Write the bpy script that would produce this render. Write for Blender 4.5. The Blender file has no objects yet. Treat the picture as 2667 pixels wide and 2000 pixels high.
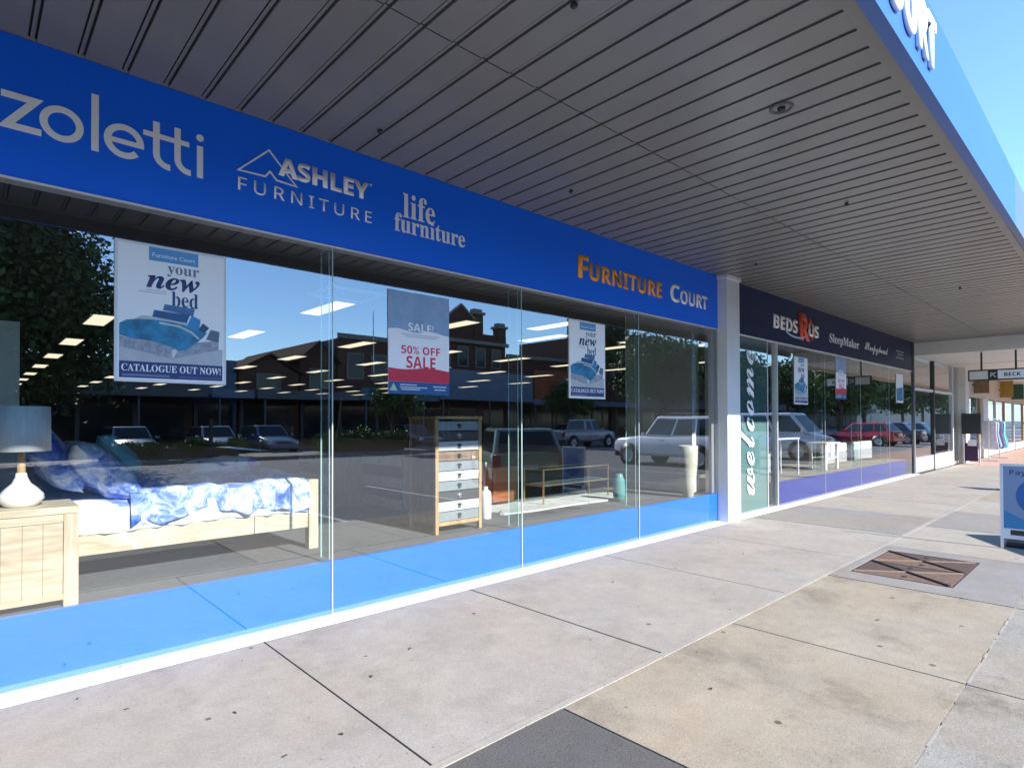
import bpy, bmesh, math, random
import numpy as np
from mathutils import Matrix, Vector

random.seed(7)
RNG = np.random.default_rng(7)
R = math.radians
scene = bpy.context.scene
COL = scene.collection

# ------------------------------------------------------------------ camera
cam_data = bpy.data.cameras.new('camera')
cam = bpy.data.objects.new('camera', cam_data)
COL.objects.link(cam)
YAW, PIT, ROL = R(46.944), R(0.671), R(-0.1808)
fw = Vector((math.cos(YAW) * math.cos(PIT), math.sin(YAW) * math.cos(PIT), math.sin(PIT)))
rt = Vector((math.sin(YAW), -math.cos(YAW), 0))
up = rt.cross(fw)
c_, s_ = math.cos(ROL), math.sin(ROL)
rr, uu = c_ * rt + s_ * up, -s_ * rt + c_ * up
cam.matrix_world = Matrix(((rr.x, uu.x, -fw.x, 0), (rr.y, uu.y, -fw.y, -4.2425), (rr.z, uu.z, -fw.z, 1.5), (0, 0, 0, 1)))
cam_data.sensor_width = 36
cam_data.lens = 1520.57 / 2667 * 36
cam_data.shift_y = 79.485 / 2667
cam_data.clip_start = 0.05
cam_data.clip_end = 3000
scene.camera = cam

# ------------------------------------------------------------------ light
SUN_EL = 31.0
sx_, sy_ = 0.08, -1.0                      # towards the sun on the ground plane
world = bpy.data.worlds.new('World')
scene.world = world
world.use_nodes = True
wn = world.node_tree
bg = wn.nodes['Background']
sky = wn.nodes.new('ShaderNodeTexSky')
sky.sky_type = 'NISHITA'
sky.sun_disc = False
sky.sun_elevation = R(SUN_EL)
sky.sun_rotation = math.atan2(sx_, sy_)     # 0 = +y, clockwise
sky.air_density = 1.0
sky.dust_density = 0.0
sky.ozone_density = 3.0
tint = wn.nodes.new('ShaderNodeVectorMath'); tint.operation = 'MULTIPLY'      # camera white balance leans blue
tint.inputs[1].default_value = (.65, .77, .92)
wn.links.new(sky.outputs[0], tint.inputs[0])
wn.links.new(tint.outputs[0], bg.inputs[0])
bg.inputs[1].default_value = 0.15
sun_d = bpy.data.lights.new('sun', 'SUN')
sun = bpy.data.objects.new('sun', sun_d)
COL.objects.link(sun)
sun_d.energy = 3.1
sun_d.angle = R(0.5)
sun_d.color = (1.0, 0.965, 0.93)
el = R(SUN_EL)
d_ = Vector((sx_, sy_, 0)).normalized()
to_sun = Vector((d_.x * math.cos(el), d_.y * math.cos(el), math.sin(el)))
sun.rotation_euler = to_sun.to_track_quat('Z', 'Y').to_euler()
sun.location = (0, -20, 20)
vs = scene.view_settings
vs.view_transform = 'Standard'
vs.look = 'None'
vs.exposure = 1.72
vs.gamma = 1
vs.use_curve_mapping = False
cy = scene.cycles
cy.max_bounces = 8
cy.diffuse_bounces = 4
cy.glossy_bounces = 4
cy.transparent_max_bounces = 16
cy.caustics_reflective = False
cy.caustics_refractive = False
cy.sample_clamp_indirect = 4
cy.use_denoising = True

# ------------------------------------------------------------------ materials
MATS = {}
def mat(name, color=(.5, .5, .5), rough=.6, metal=0.0, spec=.5, var=0.0, vscale=4.0, bump=0.0, bscale=40.0, emit=None, estr=1.0, coat=0.0, stretch=(1, 1, 1)):
    if name in MATS: return MATS[name]
    m = bpy.data.materials.new(name); MATS[name] = m
    m.use_nodes = True
    nt = m.node_tree; b = nt.nodes['Principled BSDF']
    b.inputs['Base Color'].default_value = (*color, 1)
    b.inputs['Roughness'].default_value = rough
    b.inputs['Metallic'].default_value = metal
    b.inputs['Specular IOR Level'].default_value = spec
    if coat: b.inputs['Coat Weight'].default_value = coat; b.inputs['Coat Roughness'].default_value = .05
    if emit:
        b.inputs['Emission Color'].default_value = (*emit, 1); b.inputs['Emission Strength'].default_value = estr
    if var or bump:
        g = nt.nodes.new('ShaderNodeNewGeometry'); mp = nt.nodes.new('ShaderNodeMapping')
        mp.inputs['Scale'].default_value = stretch
        nt.links.new(g.outputs['Position'], mp.inputs[0])
    if var:
        n = nt.nodes.new('ShaderNodeTexNoise'); n.inputs['Scale'].default_value = vscale; n.inputs['Detail'].default_value = 6
        n.inputs['Roughness'].default_value = .65
        nt.links.new(mp.outputs[0], n.inputs['Vector'])
        r = nt.nodes.new('ShaderNodeMapRange'); r.inputs[1].default_value = .3; r.inputs[2].default_value = .7
        r.inputs[3].default_value = 1 - var; r.inputs[4].default_value = 1 + var
        nt.links.new(n.outputs[0], r.inputs[0])
        mx = nt.nodes.new('ShaderNodeVectorMath'); mx.operation = 'SCALE'; mx.inputs[0].default_value = color
        nt.links.new(r.outputs[0], mx.inputs['Scale']); nt.links.new(mx.outputs[0], b.inputs['Base Color'])
    if bump:
        n = nt.nodes.new('ShaderNodeTexNoise'); n.inputs['Scale'].default_value = bscale; n.inputs['Detail'].default_value = 4
        nt.links.new(mp.outputs[0], n.inputs['Vector'])
        bp = nt.nodes.new('ShaderNodeBump'); bp.inputs['Strength'].default_value = bump; bp.inputs['Distance'].default_value = .01
        nt.links.new(n.outputs[0], bp.inputs['Height']); nt.links.new(bp.outputs[0], b.inputs['Normal'])
    return m

def ramp(nt, stops):
    r = nt.nodes.new('ShaderNodeValToRGB'); e = r.color_ramp.elements
    e[0].position, e[0].color = stops[0][0], (*stops[0][1], 1)
    e[1].position, e[1].color = stops[-1][0], (*stops[-1][1], 1)
    for p, c in stops[1:-1]:
        q = e.new(p); q.color = (*c, 1)
    return r

def concrete(name, base, dark=.72, speck=0.0, stain=0.0, blotch=1.3, tint=(1.08, .97, .82)):
    """weathered concrete: broad blotches, fine sand, aggregate specks, gum spots"""
    m = bpy.data.materials.new(name); MATS[name] = m; m.use_nodes = True
    nt = m.node_tree; b = nt.nodes['Principled BSDF']; L = nt.links.new
    b.inputs['Roughness'].default_value = .82
    b.inputs['Specular IOR Level'].default_value = .3
    g = nt.nodes.new('ShaderNodeNewGeometry')
    def noise(s, det=5, ro=.6):
        n = nt.nodes.new('ShaderNodeTexNoise'); n.inputs['Scale'].default_value = s; n.inputs['Detail'].default_value = det
        n.inputs['Roughness'].default_value = ro; L(g.outputs['Position'], n.inputs['Vector']); return n.outputs[0]
    def rng(v, a, b_, c, d):
        r = nt.nodes.new('ShaderNodeMapRange'); L(v, r.inputs[0])
        for i, q in enumerate((a, b_, c, d)): r.inputs[i + 1].default_value = q
        return r.outputs[0]
    def mul(a, b_):
        q = nt.nodes.new('ShaderNodeMath'); q.operation = 'MULTIPLY'; L(a, q.inputs[0]); L(b_, q.inputs[1]); return q.outputs[0]
    v = mul(rng(noise(blotch, 9, .74), .28, .72, dark + .06, 1.12), rng(noise(70, 4, .7), .25, .75, .80, 1.17))
    v = mul(v, rng(noise(7, 9, .8), .3, .7, .87, 1.10))
    if True:
        speck = max(speck, .10)
        v = mul(v, rng(noise(170, 2, .5), .36, .46, 1 - speck, 1.0))
        v = mul(v, rng(noise(95, 2, .5), .58, .68, 1.0, 1 - speck * .7))
    if stain:
        v = mul(v, rng(noise(1.6, 8, .75), .52, .68, 1.0, 1 - stain))
    vo = nt.nodes.new('ShaderNodeTexVoronoi'); vo.voronoi_dimensions = '2D'; vo.inputs['Scale'].default_value = 2.3; vo.inputs['Randomness'].default_value = 1
    L(g.outputs['Position'], vo.inputs['Vector'])
    wn_ = nt.nodes.new('ShaderNodeTexWhiteNoise'); wn_.noise_dimensions = '3D'; L(vo.outputs['Position'], wn_.inputs['Vector'])
    rad = rng(wn_.outputs[0], .72, 1.0, 0.0, .045)
    lt = nt.nodes.new('ShaderNodeMath'); lt.operation = 'LESS_THAN'; L(vo.outputs['Distance'], lt.inputs[0]); L(rad, lt.inputs[1])
    v = mul(v, rng(lt.outputs[0], 0, 1, 1, .36))
    # fine dark pepper
    vo2 = nt.nodes.new('ShaderNodeTexVoronoi'); vo2.voronoi_dimensions = '2D'; vo2.inputs['Scale'].default_value = 11; L(g.outputs['Position'], vo2.inputs['Vector'])
    wn2 = nt.nodes.new('ShaderNodeTexWhiteNoise'); wn2.noise_dimensions = '3D'; L(vo2.outputs['Position'], wn2.inputs['Vector'])
    rad2 = rng(wn2.outputs[0], .7, 1.0, 0.0, .075)
    lt2 = nt.nodes.new('ShaderNodeMath'); lt2.operation = 'LESS_THAN'; L(vo2.outputs['Distance'], lt2.inputs[0]); L(rad2, lt2.inputs[1])
    v = mul(v, rng(lt2.outputs[0], 0, 1, 1, .62))
    cm = nt.nodes.new('ShaderNodeMix'); cm.data_type = 'RGBA'
    L(rng(noise(.9, 5), .35, .65, 0, 1), cm.inputs[0])
    cm.inputs[6].default_value = (*base, 1)
    cm.inputs[7].default_value = (base[0] * tint[0], base[1] * tint[1], base[2] * tint[2], 1)
    sc = nt.nodes.new('ShaderNodeVectorMath'); sc.operation = 'SCALE'; L(cm.outputs[2], sc.inputs[0]); L(v, sc.inputs['Scale'])
    L(sc.outputs[0], b.inputs['Base Color'])
    bp = nt.nodes.new('ShaderNodeBump'); bp.inputs['Strength'].default_value = .35; bp.inputs['Distance'].default_value = .004
    L(noise(120, 4), bp.inputs['Height']); L(bp.outputs[0], b.inputs['Normal'])
    return m

def wood(name, c1, c2, scale=(1, 14, 14), rough=.55):
    m = bpy.data.materials.new(name); MATS[name] = m; m.use_nodes = True
    nt = m.node_tree; b = nt.nodes['Principled BSDF']; L = nt.links.new
    b.inputs['Roughness'].default_value = rough
    tc = nt.nodes.new('ShaderNodeTexCoord'); mp = nt.nodes.new('ShaderNodeMapping'); mp.inputs['Scale'].default_value = scale
    L(tc.outputs['Object'], mp.inputs[0])
    n = nt.nodes.new('ShaderNodeTexNoise'); n.inputs['Scale'].default_value = 1.6; n.inputs['Detail'].default_value = 8; n.inputs['Distortion'].default_value = 1.2
    L(mp.outputs[0], n.inputs['Vector'])
    r = ramp(nt, [(.3, c1), (.52, tuple((a + b_) / 2 for a, b_ in zip(c1, c2))), (.72, c2)])
    L(n.outputs[0], r.inputs[0]); L(r.outputs[0], b.inputs['Base Color'])
    return m

def glass_front():
    m = bpy.data.materials.new('window_glass'); MATS['glass'] = m; m.use_nodes = True
    nt = m.node_tree; L = nt.links.new
    for n in list(nt.nodes):
        if n.type != 'OUTPUT_MATERIAL': nt.nodes.remove(n)
    out = nt.nodes['Material Output']
    tr = nt.nodes.new('ShaderNodeBsdfTransparent'); tr.inputs[0].default_value = (.97, .99, .985, 1)
    gl = nt.nodes.new('ShaderNodeBsdfGlossy'); gl.inputs['Roughness'].default_value = 0.0; gl.inputs[0].default_value = (.97, 1, 1, 1)
    fr = nt.nodes.new('ShaderNodeFresnel'); fr.inputs[0].default_value = 1.5
    ma = nt.nodes.new('ShaderNodeMath'); ma.operation = 'MULTIPLY_ADD'; ma.use_clamp = True
    ma.inputs[1].default_value = 1.0; ma.inputs[2].default_value = .15
    mx = nt.nodes.new('ShaderNodeMixShader')
    # very slight waviness of the sheet
    g = nt.nodes.new('ShaderNodeNewGeometry'); n = nt.nodes.new('ShaderNodeTexNoise'); n.inputs['Scale'].default_value = .9; n.inputs['Detail'].default_value = 1
    L(g.outputs['Position'], n.inputs['Vector'])
    bp = nt.nodes.new('ShaderNodeBump'); bp.inputs['Strength'].default_value = .05; bp.inputs['Distance'].default_value = .02
    L(n.outputs[0], bp.inputs['Height']); L(bp.outputs[0], gl.inputs['Normal'])
    L(fr.outputs[0], ma.inputs[0]); L(ma.outputs[0], mx.inputs[0]); L(tr.outputs[0], mx.inputs[1]); L(gl.outputs[0], mx.inputs[2])
    L(mx.outputs[0], out.inputs[0])
    return m
def clear(name, col, fac=0.0, diff=(.5, .6, .6), rough=.1):
    m = bpy.data.materials.new(name); MATS[name] = m; m.use_nodes = True
    nt = m.node_tree; L = nt.links.new; b = nt.nodes['Principled BSDF']; out = nt.nodes['Material Output']
    b.inputs['Base Color'].default_value = (*diff, 1); b.inputs['Roughness'].default_value = rough
    tr = nt.nodes.new('ShaderNodeBsdfTransparent'); tr.inputs[0].default_value = (*col, 1)
    mx = nt.nodes.new('ShaderNodeMixShader'); mx.inputs[0].default_value = fac
    L(tr.outputs[0], mx.inputs[1]); L(b.outputs[0], mx.inputs[2]); L(mx.outputs[0], out.inputs[0])
    return m

GLASS = glass_front()
GCLEAR = clear('glass_inner_face', (.98, 1, .99), 0.0)
GEDGE = clear('glass_edge', (.6, .85, .8), .75, (.62, .78, .76), .15)
FINSIDE = clear('glass_fin_side', (.86, .95, .92), .06, (.6, .75, .72), .1)
TEAL = clear('teal_window_film', (.5, .70, .68), .78, (.19, .33, .32), .25)
BLUE = mat('blue_vinyl', (.0, .165, 1.0), .42, var=.03, vscale=1.5)
BLUE2 = mat('bright_blue_vinyl', (.0, .175, .86), .3, var=.05, vscale=1.2)
BLUE3 = mat('sign_blue_paint', (.035, .13, .42), .4, var=.03)
BLUE4 = mat('slate_blue_paint', (.09, .14, .28), .4)
NAVY = mat('navy_vinyl', (.004, .014, .060), .45, spec=.35, var=.05)
ROYAL = mat('royal_blue_vinyl', (.0, .022, .27), .35, var=.06)
WHITE = mat('white_lettering', (.97, .96, .95), .4)
OFFW = mat('off_white_paint', (.74, .73, .70), .5, var=.05)
CREAM = mat('cream_render', (.66, .60, .50), .7, var=.08)
ORANGE = mat('orange_lettering', (.98, .38, .0), .4)
RED = mat('red_lettering', (.80, .07, .02), .4)
SOFFIT = mat('soffit_metal', (.200, .192, .178), .33, spec=.6, var=.07, vscale=2.2, bump=.05, bscale=3)
SLOT = mat('soffit_slot_dark', (.02, .02, .022), .8)
ALU = mat('aluminium', (.62, .62, .63), .35, metal=.6, var=.05)
ALUW = mat('white_aluminium', (.78, .78, .78), .45, var=.04)
COLM = mat('column_paint', (.72, .72, .74), .4, var=.05, vscale=3)
BLACK = mat('black_plastic', (.018, .018, .02), .45)
DGREY = mat('dark_grey', (.06, .06, .065), .6, var=.1)
CARPET = mat('carpet', (.145, .146, .15), .95, var=.14, vscale=18, bump=.3, bscale=300)
DARKWALL = mat('showroom_wall', (.05, .05, .055), .8, var=.1)
DCEIL = mat('showroom_ceiling', (.055, .057, .06), .85)
TROF = mat('ceiling_diffuser', (.8, .8, .75), .5, emit=(1.0, .87, .64), estr=.40)
PINE = wood('pale_pine', (.47, .345, .215), (.67, .57, .43), (2, 2, 14))
PINEH = wood('pale_pine_rail', (.51, .39, .25), (.71, .61, .47), (2.2, 16, 16))
PINEV = wood('pale_pine_post', (.47, .35, .22), (.69, .585, .44), (16, 16, 2))
BROWNW = wood('dark_brown_wood', (.20, .125, .08), (.36, .24, .16), (14, 14, 2))
HONEY = wood('honey_wood', (.42, .24, .10), (.62, .42, .22), (14, 14, 2))
RUSTW = wood('rust_brown_wood', (.30, .085, .025), (.42, .14, .045), (2, 14, 14))
PORC = mat('white_porcelain', (.82, .81, .78), .12, spec=.6)
SHADE = mat('lamp_shade_linen', (.90, .93, .95), .85, var=.1, vscale=60, stretch=(1, 1, .1))
BRASS = mat('brass', (.72, .55, .25), .28, metal=.9)
RUG = mat('white_rug', (.66, .66, .62), .95, var=.16, vscale=9, bump=.5, bscale=90)
VASEM = mat('cream_ceramic', (.66, .60, .49), .55, var=.08, vscale=14, bump=.2, bscale=60)
TEALG = mat('teal_ceramic', (.12, .32, .31), .2)
PILT = mat('turquoise_cotton', (.16, .45, .52), .85, var=.15, vscale=14)
TYRE = mat('tyre', (.015, .015, .015), .8)
RIM = mat('alloy_rim', (.5, .5, .52), .3, metal=.7)
CARG = mat('car_window', (.012, .016, .018), .05, spec=.8)
HEADL = mat('headlight', (.7, .7, .72), .1)
TAILL = mat('tail_light', (.35, .012, .012), .15)
ASPH = mat('asphalt', (.185, .183, .18), .9, var=.16, vscale=3, bump=.3, bscale=120)
ROADW = mat('road_paint', (.62, .62, .6), .7, var=.1)
GROUND = mat('earth', (.12, .11, .09), .95, var=.2, vscale=.4)
BRICK = mat('dark_red_brick', (.10, .042, .030), .85, var=.2, vscale=6)
BRICK2 = mat('brown_brick', (.13, .065, .045), .85, var=.2, vscale=5)
TRIM = mat('stone_trim', (.26, .24, .21), .8, var=.1)
GREYB = mat('grey_render', (.16, .165, .17), .8, var=.1)
SLATE = mat('slate_blue_awning', (.17, .22, .30), .6, var=.05)
TERRA = mat('orange_sign_board', (.36, .085, .03), .6, var=.08)
ROOF = mat('iron_roof', (.07, .04, .032), .95, spec=.05, var=.15)
DWIN = mat('dark_window', (.02, .025, .03), .1)
BARK = mat('bark', (.14, .10, .07), .9, var=.3, vscale=12, bump=.5, bscale=30)
def leafmat(name, col):
    m = mat(name, col, .6, var=.45, vscale=2.5)
    return m
LEAF = leafmat('leaf_dark', (.045, .075, .022))
LEAF2 = leafmat('leaf_green', (.075, .13, .03))
LEAF3 = leafmat('leaf_yellow_green', (.12, .17, .035))

def bedding():
    m = bpy.data.materials.new('blue_tie_dye_cotton'); m.use_nodes = True
    nt = m.node_tree; b = nt.nodes['Principled BSDF']; L = nt.links.new
    b.inputs['Roughness'].default_value = .85
    g = nt.nodes.new('ShaderNodeNewGeometry')
    n = nt.nodes.new('ShaderNodeTexNoise'); n.inputs['Scale'].default_value = 4.6; n.inputs['Detail'].default_value = 10; n.inputs['Roughness'].default_value = .72; n.inputs['Distortion'].default_value = 1.1
    L(g.outputs['Position'], n.inputs['Vector'])
    r = ramp(nt, [(.36, (.02, .08, .46)), (.45, (.14, .25, .68)), (.51, (.40, .50, .80)), (.58, (.74, .77, .88)), (.74, (.84, .85, .88))])
    L(n.outputs[0], r.inputs[0])
    L(r.outputs[0], b.inputs['Base Color'])
    return m
TIE = bedding()
def sheetmat():
    m = bpy.data.materials.new('white_blue_sprigged_cotton'); m.use_nodes = True
    nt = m.node_tree; b = nt.nodes['Principled BSDF']; L = nt.links.new
    b.inputs['Roughness'].default_value = .85
    g = nt.nodes.new('ShaderNodeNewGeometry')
    n = nt.nodes.new('ShaderNodeTexNoise'); n.inputs['Scale'].default_value = 7; n.inputs['Detail'].default_value = 7; n.inputs['Distortion'].default_value = .8
    L(g.outputs['Position'], n.inputs['Vector'])
    r = ramp(nt, [(.34, (.18, .26, .72)), (.42, (.62, .68, .86)), (.48, (.80, .81, .86)), (1, (.84, .84, .86))])
    L(n.outputs[0], r.inputs[0]); L(r.outputs[0], b.inputs['Base Color'])
    return m
SHEET = sheetmat()
WALLB = mat('return_wall_white', (.62, .62, .6), .7, var=.06)  # plain off-white of the return wall

SLAB_L = concrete('concrete_light', (.352, .326, .290), .80, speck=.14, stain=.16, tint=(1.04, .99, .93))
SLAB_T = concrete('concrete_tan', (.362, .316, .245), .76, speck=.28, stain=.34, tint=(1.04, .98, .90))
SLAB_P = concrete('concrete_pale', (.36, .335, .295), .78, tint=(1.04, .99, .92))
SLAB_G = concrete('concrete_grey_patch', (.255, .25, .245), .85, speck=.12)
SLAB_D = concrete('bitumen_patch', (.125, .12, .115), .8, speck=.55, tint=(1.05, 1, .95))
SLAB_K = concrete('kerb_aggregate', (.33, .315, .28), .72, speck=.34, stain=.42, blotch=3)
SLAB_R = concrete('pinkish_paving', (.44, .31, .26), .85)
SILL = concrete('white_sill_concrete', (.80, .78, .75), .92, tint=(1, .99, .96))
RUST = mat('rusted_iron', (.155, .098, .070), .75, var=.3, vscale=14, bump=.5, bscale=60)
RUSTD = mat('rusted_iron_dark', (.085, .055, .045), .8, var=.2, vscale=12)
RUSTP = mat('rusted_iron_pale', (.24, .17, .13), .7, var=.15, vscale=20)

# ------------------------------------------------------------------ mesh helpers
class MB:
    def __init__(self):
        self.v = []; self.f = []; self.mi = []; self.sm = []; self.M = None; self.mats = []
    def mid(self, m):
        if m is None: return 0
        if m not in self.mats: self.mats.append(m)
        return self.mats.index(m)
    def add(self, vs_, fs_, m=None, smooth=False):
        o = len(self.v)
        for p in vs_:
            p = Vector(p)
            self.v.append(tuple(self.M @ p) if self.M is not None else tuple(p))
        k = self.mid(m)
        for f in fs_:
            self.f.append([o + i for i in f]); self.mi.append(k); self.sm.append(smooth)
        return self
    def box(self, a, b, m=None):
        x0, x1 = sorted((a[0], b[0])); y0, y1 = sorted((a[1], b[1])); z0, z1 = sorted((a[2], b[2]))
        return self.add([(x0, y0, z0), (x1, y0, z0), (x1, y1, z0), (x0, y1, z0), (x0, y0, z1), (x1, y0, z1), (x1, y1, z1), (x0, y1, z1)],
                        [(0, 3, 2, 1), (4, 5, 6, 7), (0, 1, 5, 4), (1, 2, 6, 5), (2, 3, 7, 6), (3, 0, 4, 7)], m)
    def bar(self, p, q, w, h=None, m=None):
        """square bar from p to q"""
        h = h or w
        p, q = Vector(p), Vector(q); d = (q - p).normalized()
        u = d.cross(Vector((0, 0, 1)))
        if u.length < 1e-4: u = Vector((1, 0, 0))
        u.normalize(); v = u.cross(d)
        c = [(-w / 2, -h / 2), (w / 2, -h / 2), (w / 2, h / 2), (-w / 2, h / 2)]
        vs_ = [p + u * a + v * b for a, b in c] + [q + u * a + v * b for a, b in c]
        return self.add(vs_, [(3, 2, 1, 0), (4, 5, 6, 7), (0, 1, 5, 4), (1, 2, 6, 5), (2, 3, 7, 6), (3, 0, 4, 7)], m)
    def tube(self, pts, rads, n=10, m=None, caps=True, smooth=True):
        vs_ = []; fs_ = []
        pts = [Vector(p) for p in pts]
        if not hasattr(rads, '__len__'): rads = [rads] * len(pts)
        ref = None
        for i, p in enumerate(pts):
            d = (pts[min(i + 1, len(pts) - 1)] - pts[max(i - 1, 0)]).normalized()
            if ref is None:
                ref = Vector((1, 0, 0)) if abs(d.x) < .8 else Vector((0, 1, 0))
            u = (ref - d * ref.dot(d)).normalized(); v = d.cross(u); ref = u
            for k in range(n):
                a = 2 * math.pi * k / n
                vs_.append(p + (u * math.cos(a) + v * math.sin(a)) * rads[i])
        for i in range(len(pts) - 1):
            for k in range(n):
                a, b = i * n + k, i * n + (k + 1) % n
                fs_.append((a, b, b + n, a + n))
        self.add(vs_, fs_, m, smooth)
        if caps:
            self.add(vs_[:n], [tuple(reversed(range(n)))], m); self.add(vs_[-n:], [tuple(range(n))], m)
        return self
    def lathe(self, prof, n=24, c=(0, 0, 0), m=None, axis='z', smooth=True):
        vs_ = []; fs_ = []
        for r, h in prof:
            for k in range(n):
                a = 2 * math.pi * k / n
                p = (r * math.cos(a), r * math.sin(a), h)
                if axis == 'y': p = (p[0], p[2], p[1])
                if axis == 'x': p = (p[2], p[0], p[1])
                vs_.append((p[0] + c[0], p[1] + c[1], p[2] + c[2]))
        for i in range(len(prof) - 1):
            for k in range(n):
                a, b = i * n + k, i * n + (k + 1) % n
                f = (a, b, b + n, a + n)
                fs_.append(f if axis != 'y' else tuple(reversed(f)))
        return self.add(vs_, fs_, m, smooth)
    def poly(self, pts, y, t, m=None):
        """polygon given in x,z, standing at y, thickness t towards -y"""
        n = len(pts)
        vs_ = [(p[0], y, p[1]) for p in pts] + [(p[0], y - t, p[1]) for p in pts]
        fs_ = [tuple(reversed(range(n))), tuple(range(n, 2 * n))]
        area = sum(pts[i][0] * pts[(i + 1) % n][1] - pts[(i + 1) % n][0] * pts[i][1] for i in range(n))
        if area < 0: fs_ = [tuple(reversed(f)) for f in fs_]
        for i in range(n):
            j = (i + 1) % n
            q = (i, j, j + n, i + n)
            fs_.append(q if area > 0 else tuple(reversed(q)))
        return self.add(vs_, fs_, m)
    def mesh(self, name):
        me = bpy.data.meshes.new(name)
        me.from_pydata(self.v, [], self.f)
        for m in self.mats: me.materials.append(m)
        me.polygons.foreach_set('material_index', self.mi)
        me.polygons.foreach_set('use_smooth', self.sm)
        me.update()
        return me
    def build(self, name, m=None, parent=None, loc=None):
        if m is not None and not self.mats: self.mats.append(m)
        o = bpy.data.objects.new(name, self.mesh(name))
        COL.objects.link(o)
        if parent is not None: o.parent = parent
        if loc: o.location = loc
        return o

def bevel(o, w=.01, seg=2):
    b = o.modifiers.new('bevel', 'BEVEL'); b.width = w; b.segments = seg; b.limit_method = 'ANGLE'; b.angle_limit = R(40)
    return o
def smooth(o):
    o.data.polygons.foreach_set('use_smooth', [True] * len(o.data.polygons)); return o

def tag(o, label, cat, group=None):
    o['label'] = label; o['category'] = cat
    if group: o['group'] = group
    return o
def thing(name, label, cat, loc=(0, 0, 0), rz=0.0, group=None):
    o = bpy.data.objects.new(name, None); COL.objects.link(o)
    o.empty_display_size = .2
    o.location = loc; o.rotation_euler = (0, 0, rz)
    return tag(o, label, cat, group)
def struct(o):
    o['kind'] = 'structure'; return o
def box(name, a, b, m, parent=None, bev=0):
    o = MB().box(a, b).build(name, m, parent)
    if bev: bevel(o, bev)
    return o
def children(o, cache={}):
    return [c for c in bpy.data.objects if c.parent == o]
def dup(root, loc, rz, label, group=None):
    r = root.copy(); COL.objects.link(r); r.location = loc; r.rotation_euler = (0, 0, rz); r['label'] = label
    if group: r['group'] = group
    for ch in children(root):
        c = ch.copy(); COL.objects.link(c); c.parent = r
        for g in children(ch):
            d = g.copy(); COL.objects.link(d); d.parent = c
    return r

FACE = Matrix(((1, 0, 0, 0), (0, 0, -1, 0), (0, 1, 0, 0), (0, 0, 0, 1)))      # text x->x, y->z, normal -> -y
def text_obj(name, body, x0, x1, z0, z1, y, m, parent, t=.003, shear=0.0, offset=0.0, M=None, res=5, spacing=1.0, rot=False):
    """lettering fitted into the box x0..x1, z0..z1 of the plane at y (front face towards -y)"""
    cu = bpy.data.curves.new(name, 'FONT'); cu.body = body; cu.size = 1; cu.resolution_u = res
    cu.shear = shear; cu.offset = offset; cu.space_character = spacing
    tmp = bpy.data.objects.new(name, cu); COL.objects.link(tmp)
    dg = bpy.context.evaluated_depsgraph_get()
    me = bpy.data.meshes.new_from_object(tmp.evaluated_get(dg))
    bpy.data.objects.remove(tmp)
    n = len(me.vertices); co = np.empty(n * 3, np.float32); me.vertices.foreach_get('co', co); co = co.reshape(-1, 3)
    lo, hi = co.min(0), co.max(0)
    u = (co[:, 0] - lo[0]) / (hi[0] - lo[0]); v = (co[:, 1] - lo[1]) / (hi[1] - lo[1])
    if rot: u, v = 1 - v, u
    out = np.stack([x0 + u * (x1 - x0), np.full(n, float(y)), z0 + v * (z1 - z0)], 1)
    if M is not None:
        out = np.array([M @ Vector(p) for p in out])
    me.vertices.foreach_set('co', out.astype(np.float32).ravel())
    # give it thickness
    bm = bmesh.new(); bm.from_mesh(me); bmesh.ops.remove_doubles(bm, verts=bm.verts, dist=1e-5)
    if t:
        r = bmesh.ops.extrude_face_region(bm, geom=bm.faces[:])
        d = Vector((0, -t, 0)); d = (M.to_3x3() @ d) if M is not None else d
        bmesh.ops.translate(bm, vec=d, verts=[g for g in r['geom'] if isinstance(g, bmesh.types.BMVert)])
    bmesh.ops.recalc_face_normals(bm, faces=bm.faces[:])
    bm.to_mesh(me); bm.free()
    me.materials.clear(); me.materials.append(m)
    o = bpy.data.objects.new(name, me); COL.objects.link(o)
    if parent is not None: o.parent = parent
    return o
def MB_fancy(s, base):
    return ''.join(chr(base[0] + ord(c) - 65) if 'A' <= c <= 'Z' else chr(base[1] + ord(c) - 97) if 'a' <= c <= 'z' else (chr(base[2] + ord(c) - 48) if len(base) > 2 and '0' <= c <= '9' else c) for c in s)
SERIFB = lambda s: MB_fancy(s, (0x1D400, 0x1D41A, 0x1D7CE))
SERIFBI = lambda s: MB_fancy(s, (0x1D468, 0x1D482))
SCRIPTB = lambda s: MB_fancy(s, (0x1D4D0, 0x1D4EA))
SANS = lambda s: MB_fancy(s, (0x1D5A0, 0x1D5BA, 0x1D7E2))
SANSB = lambda s: MB_fancy(s, (0x1D5D4, 0x1D5EE, 0x1D7EC))

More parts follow.
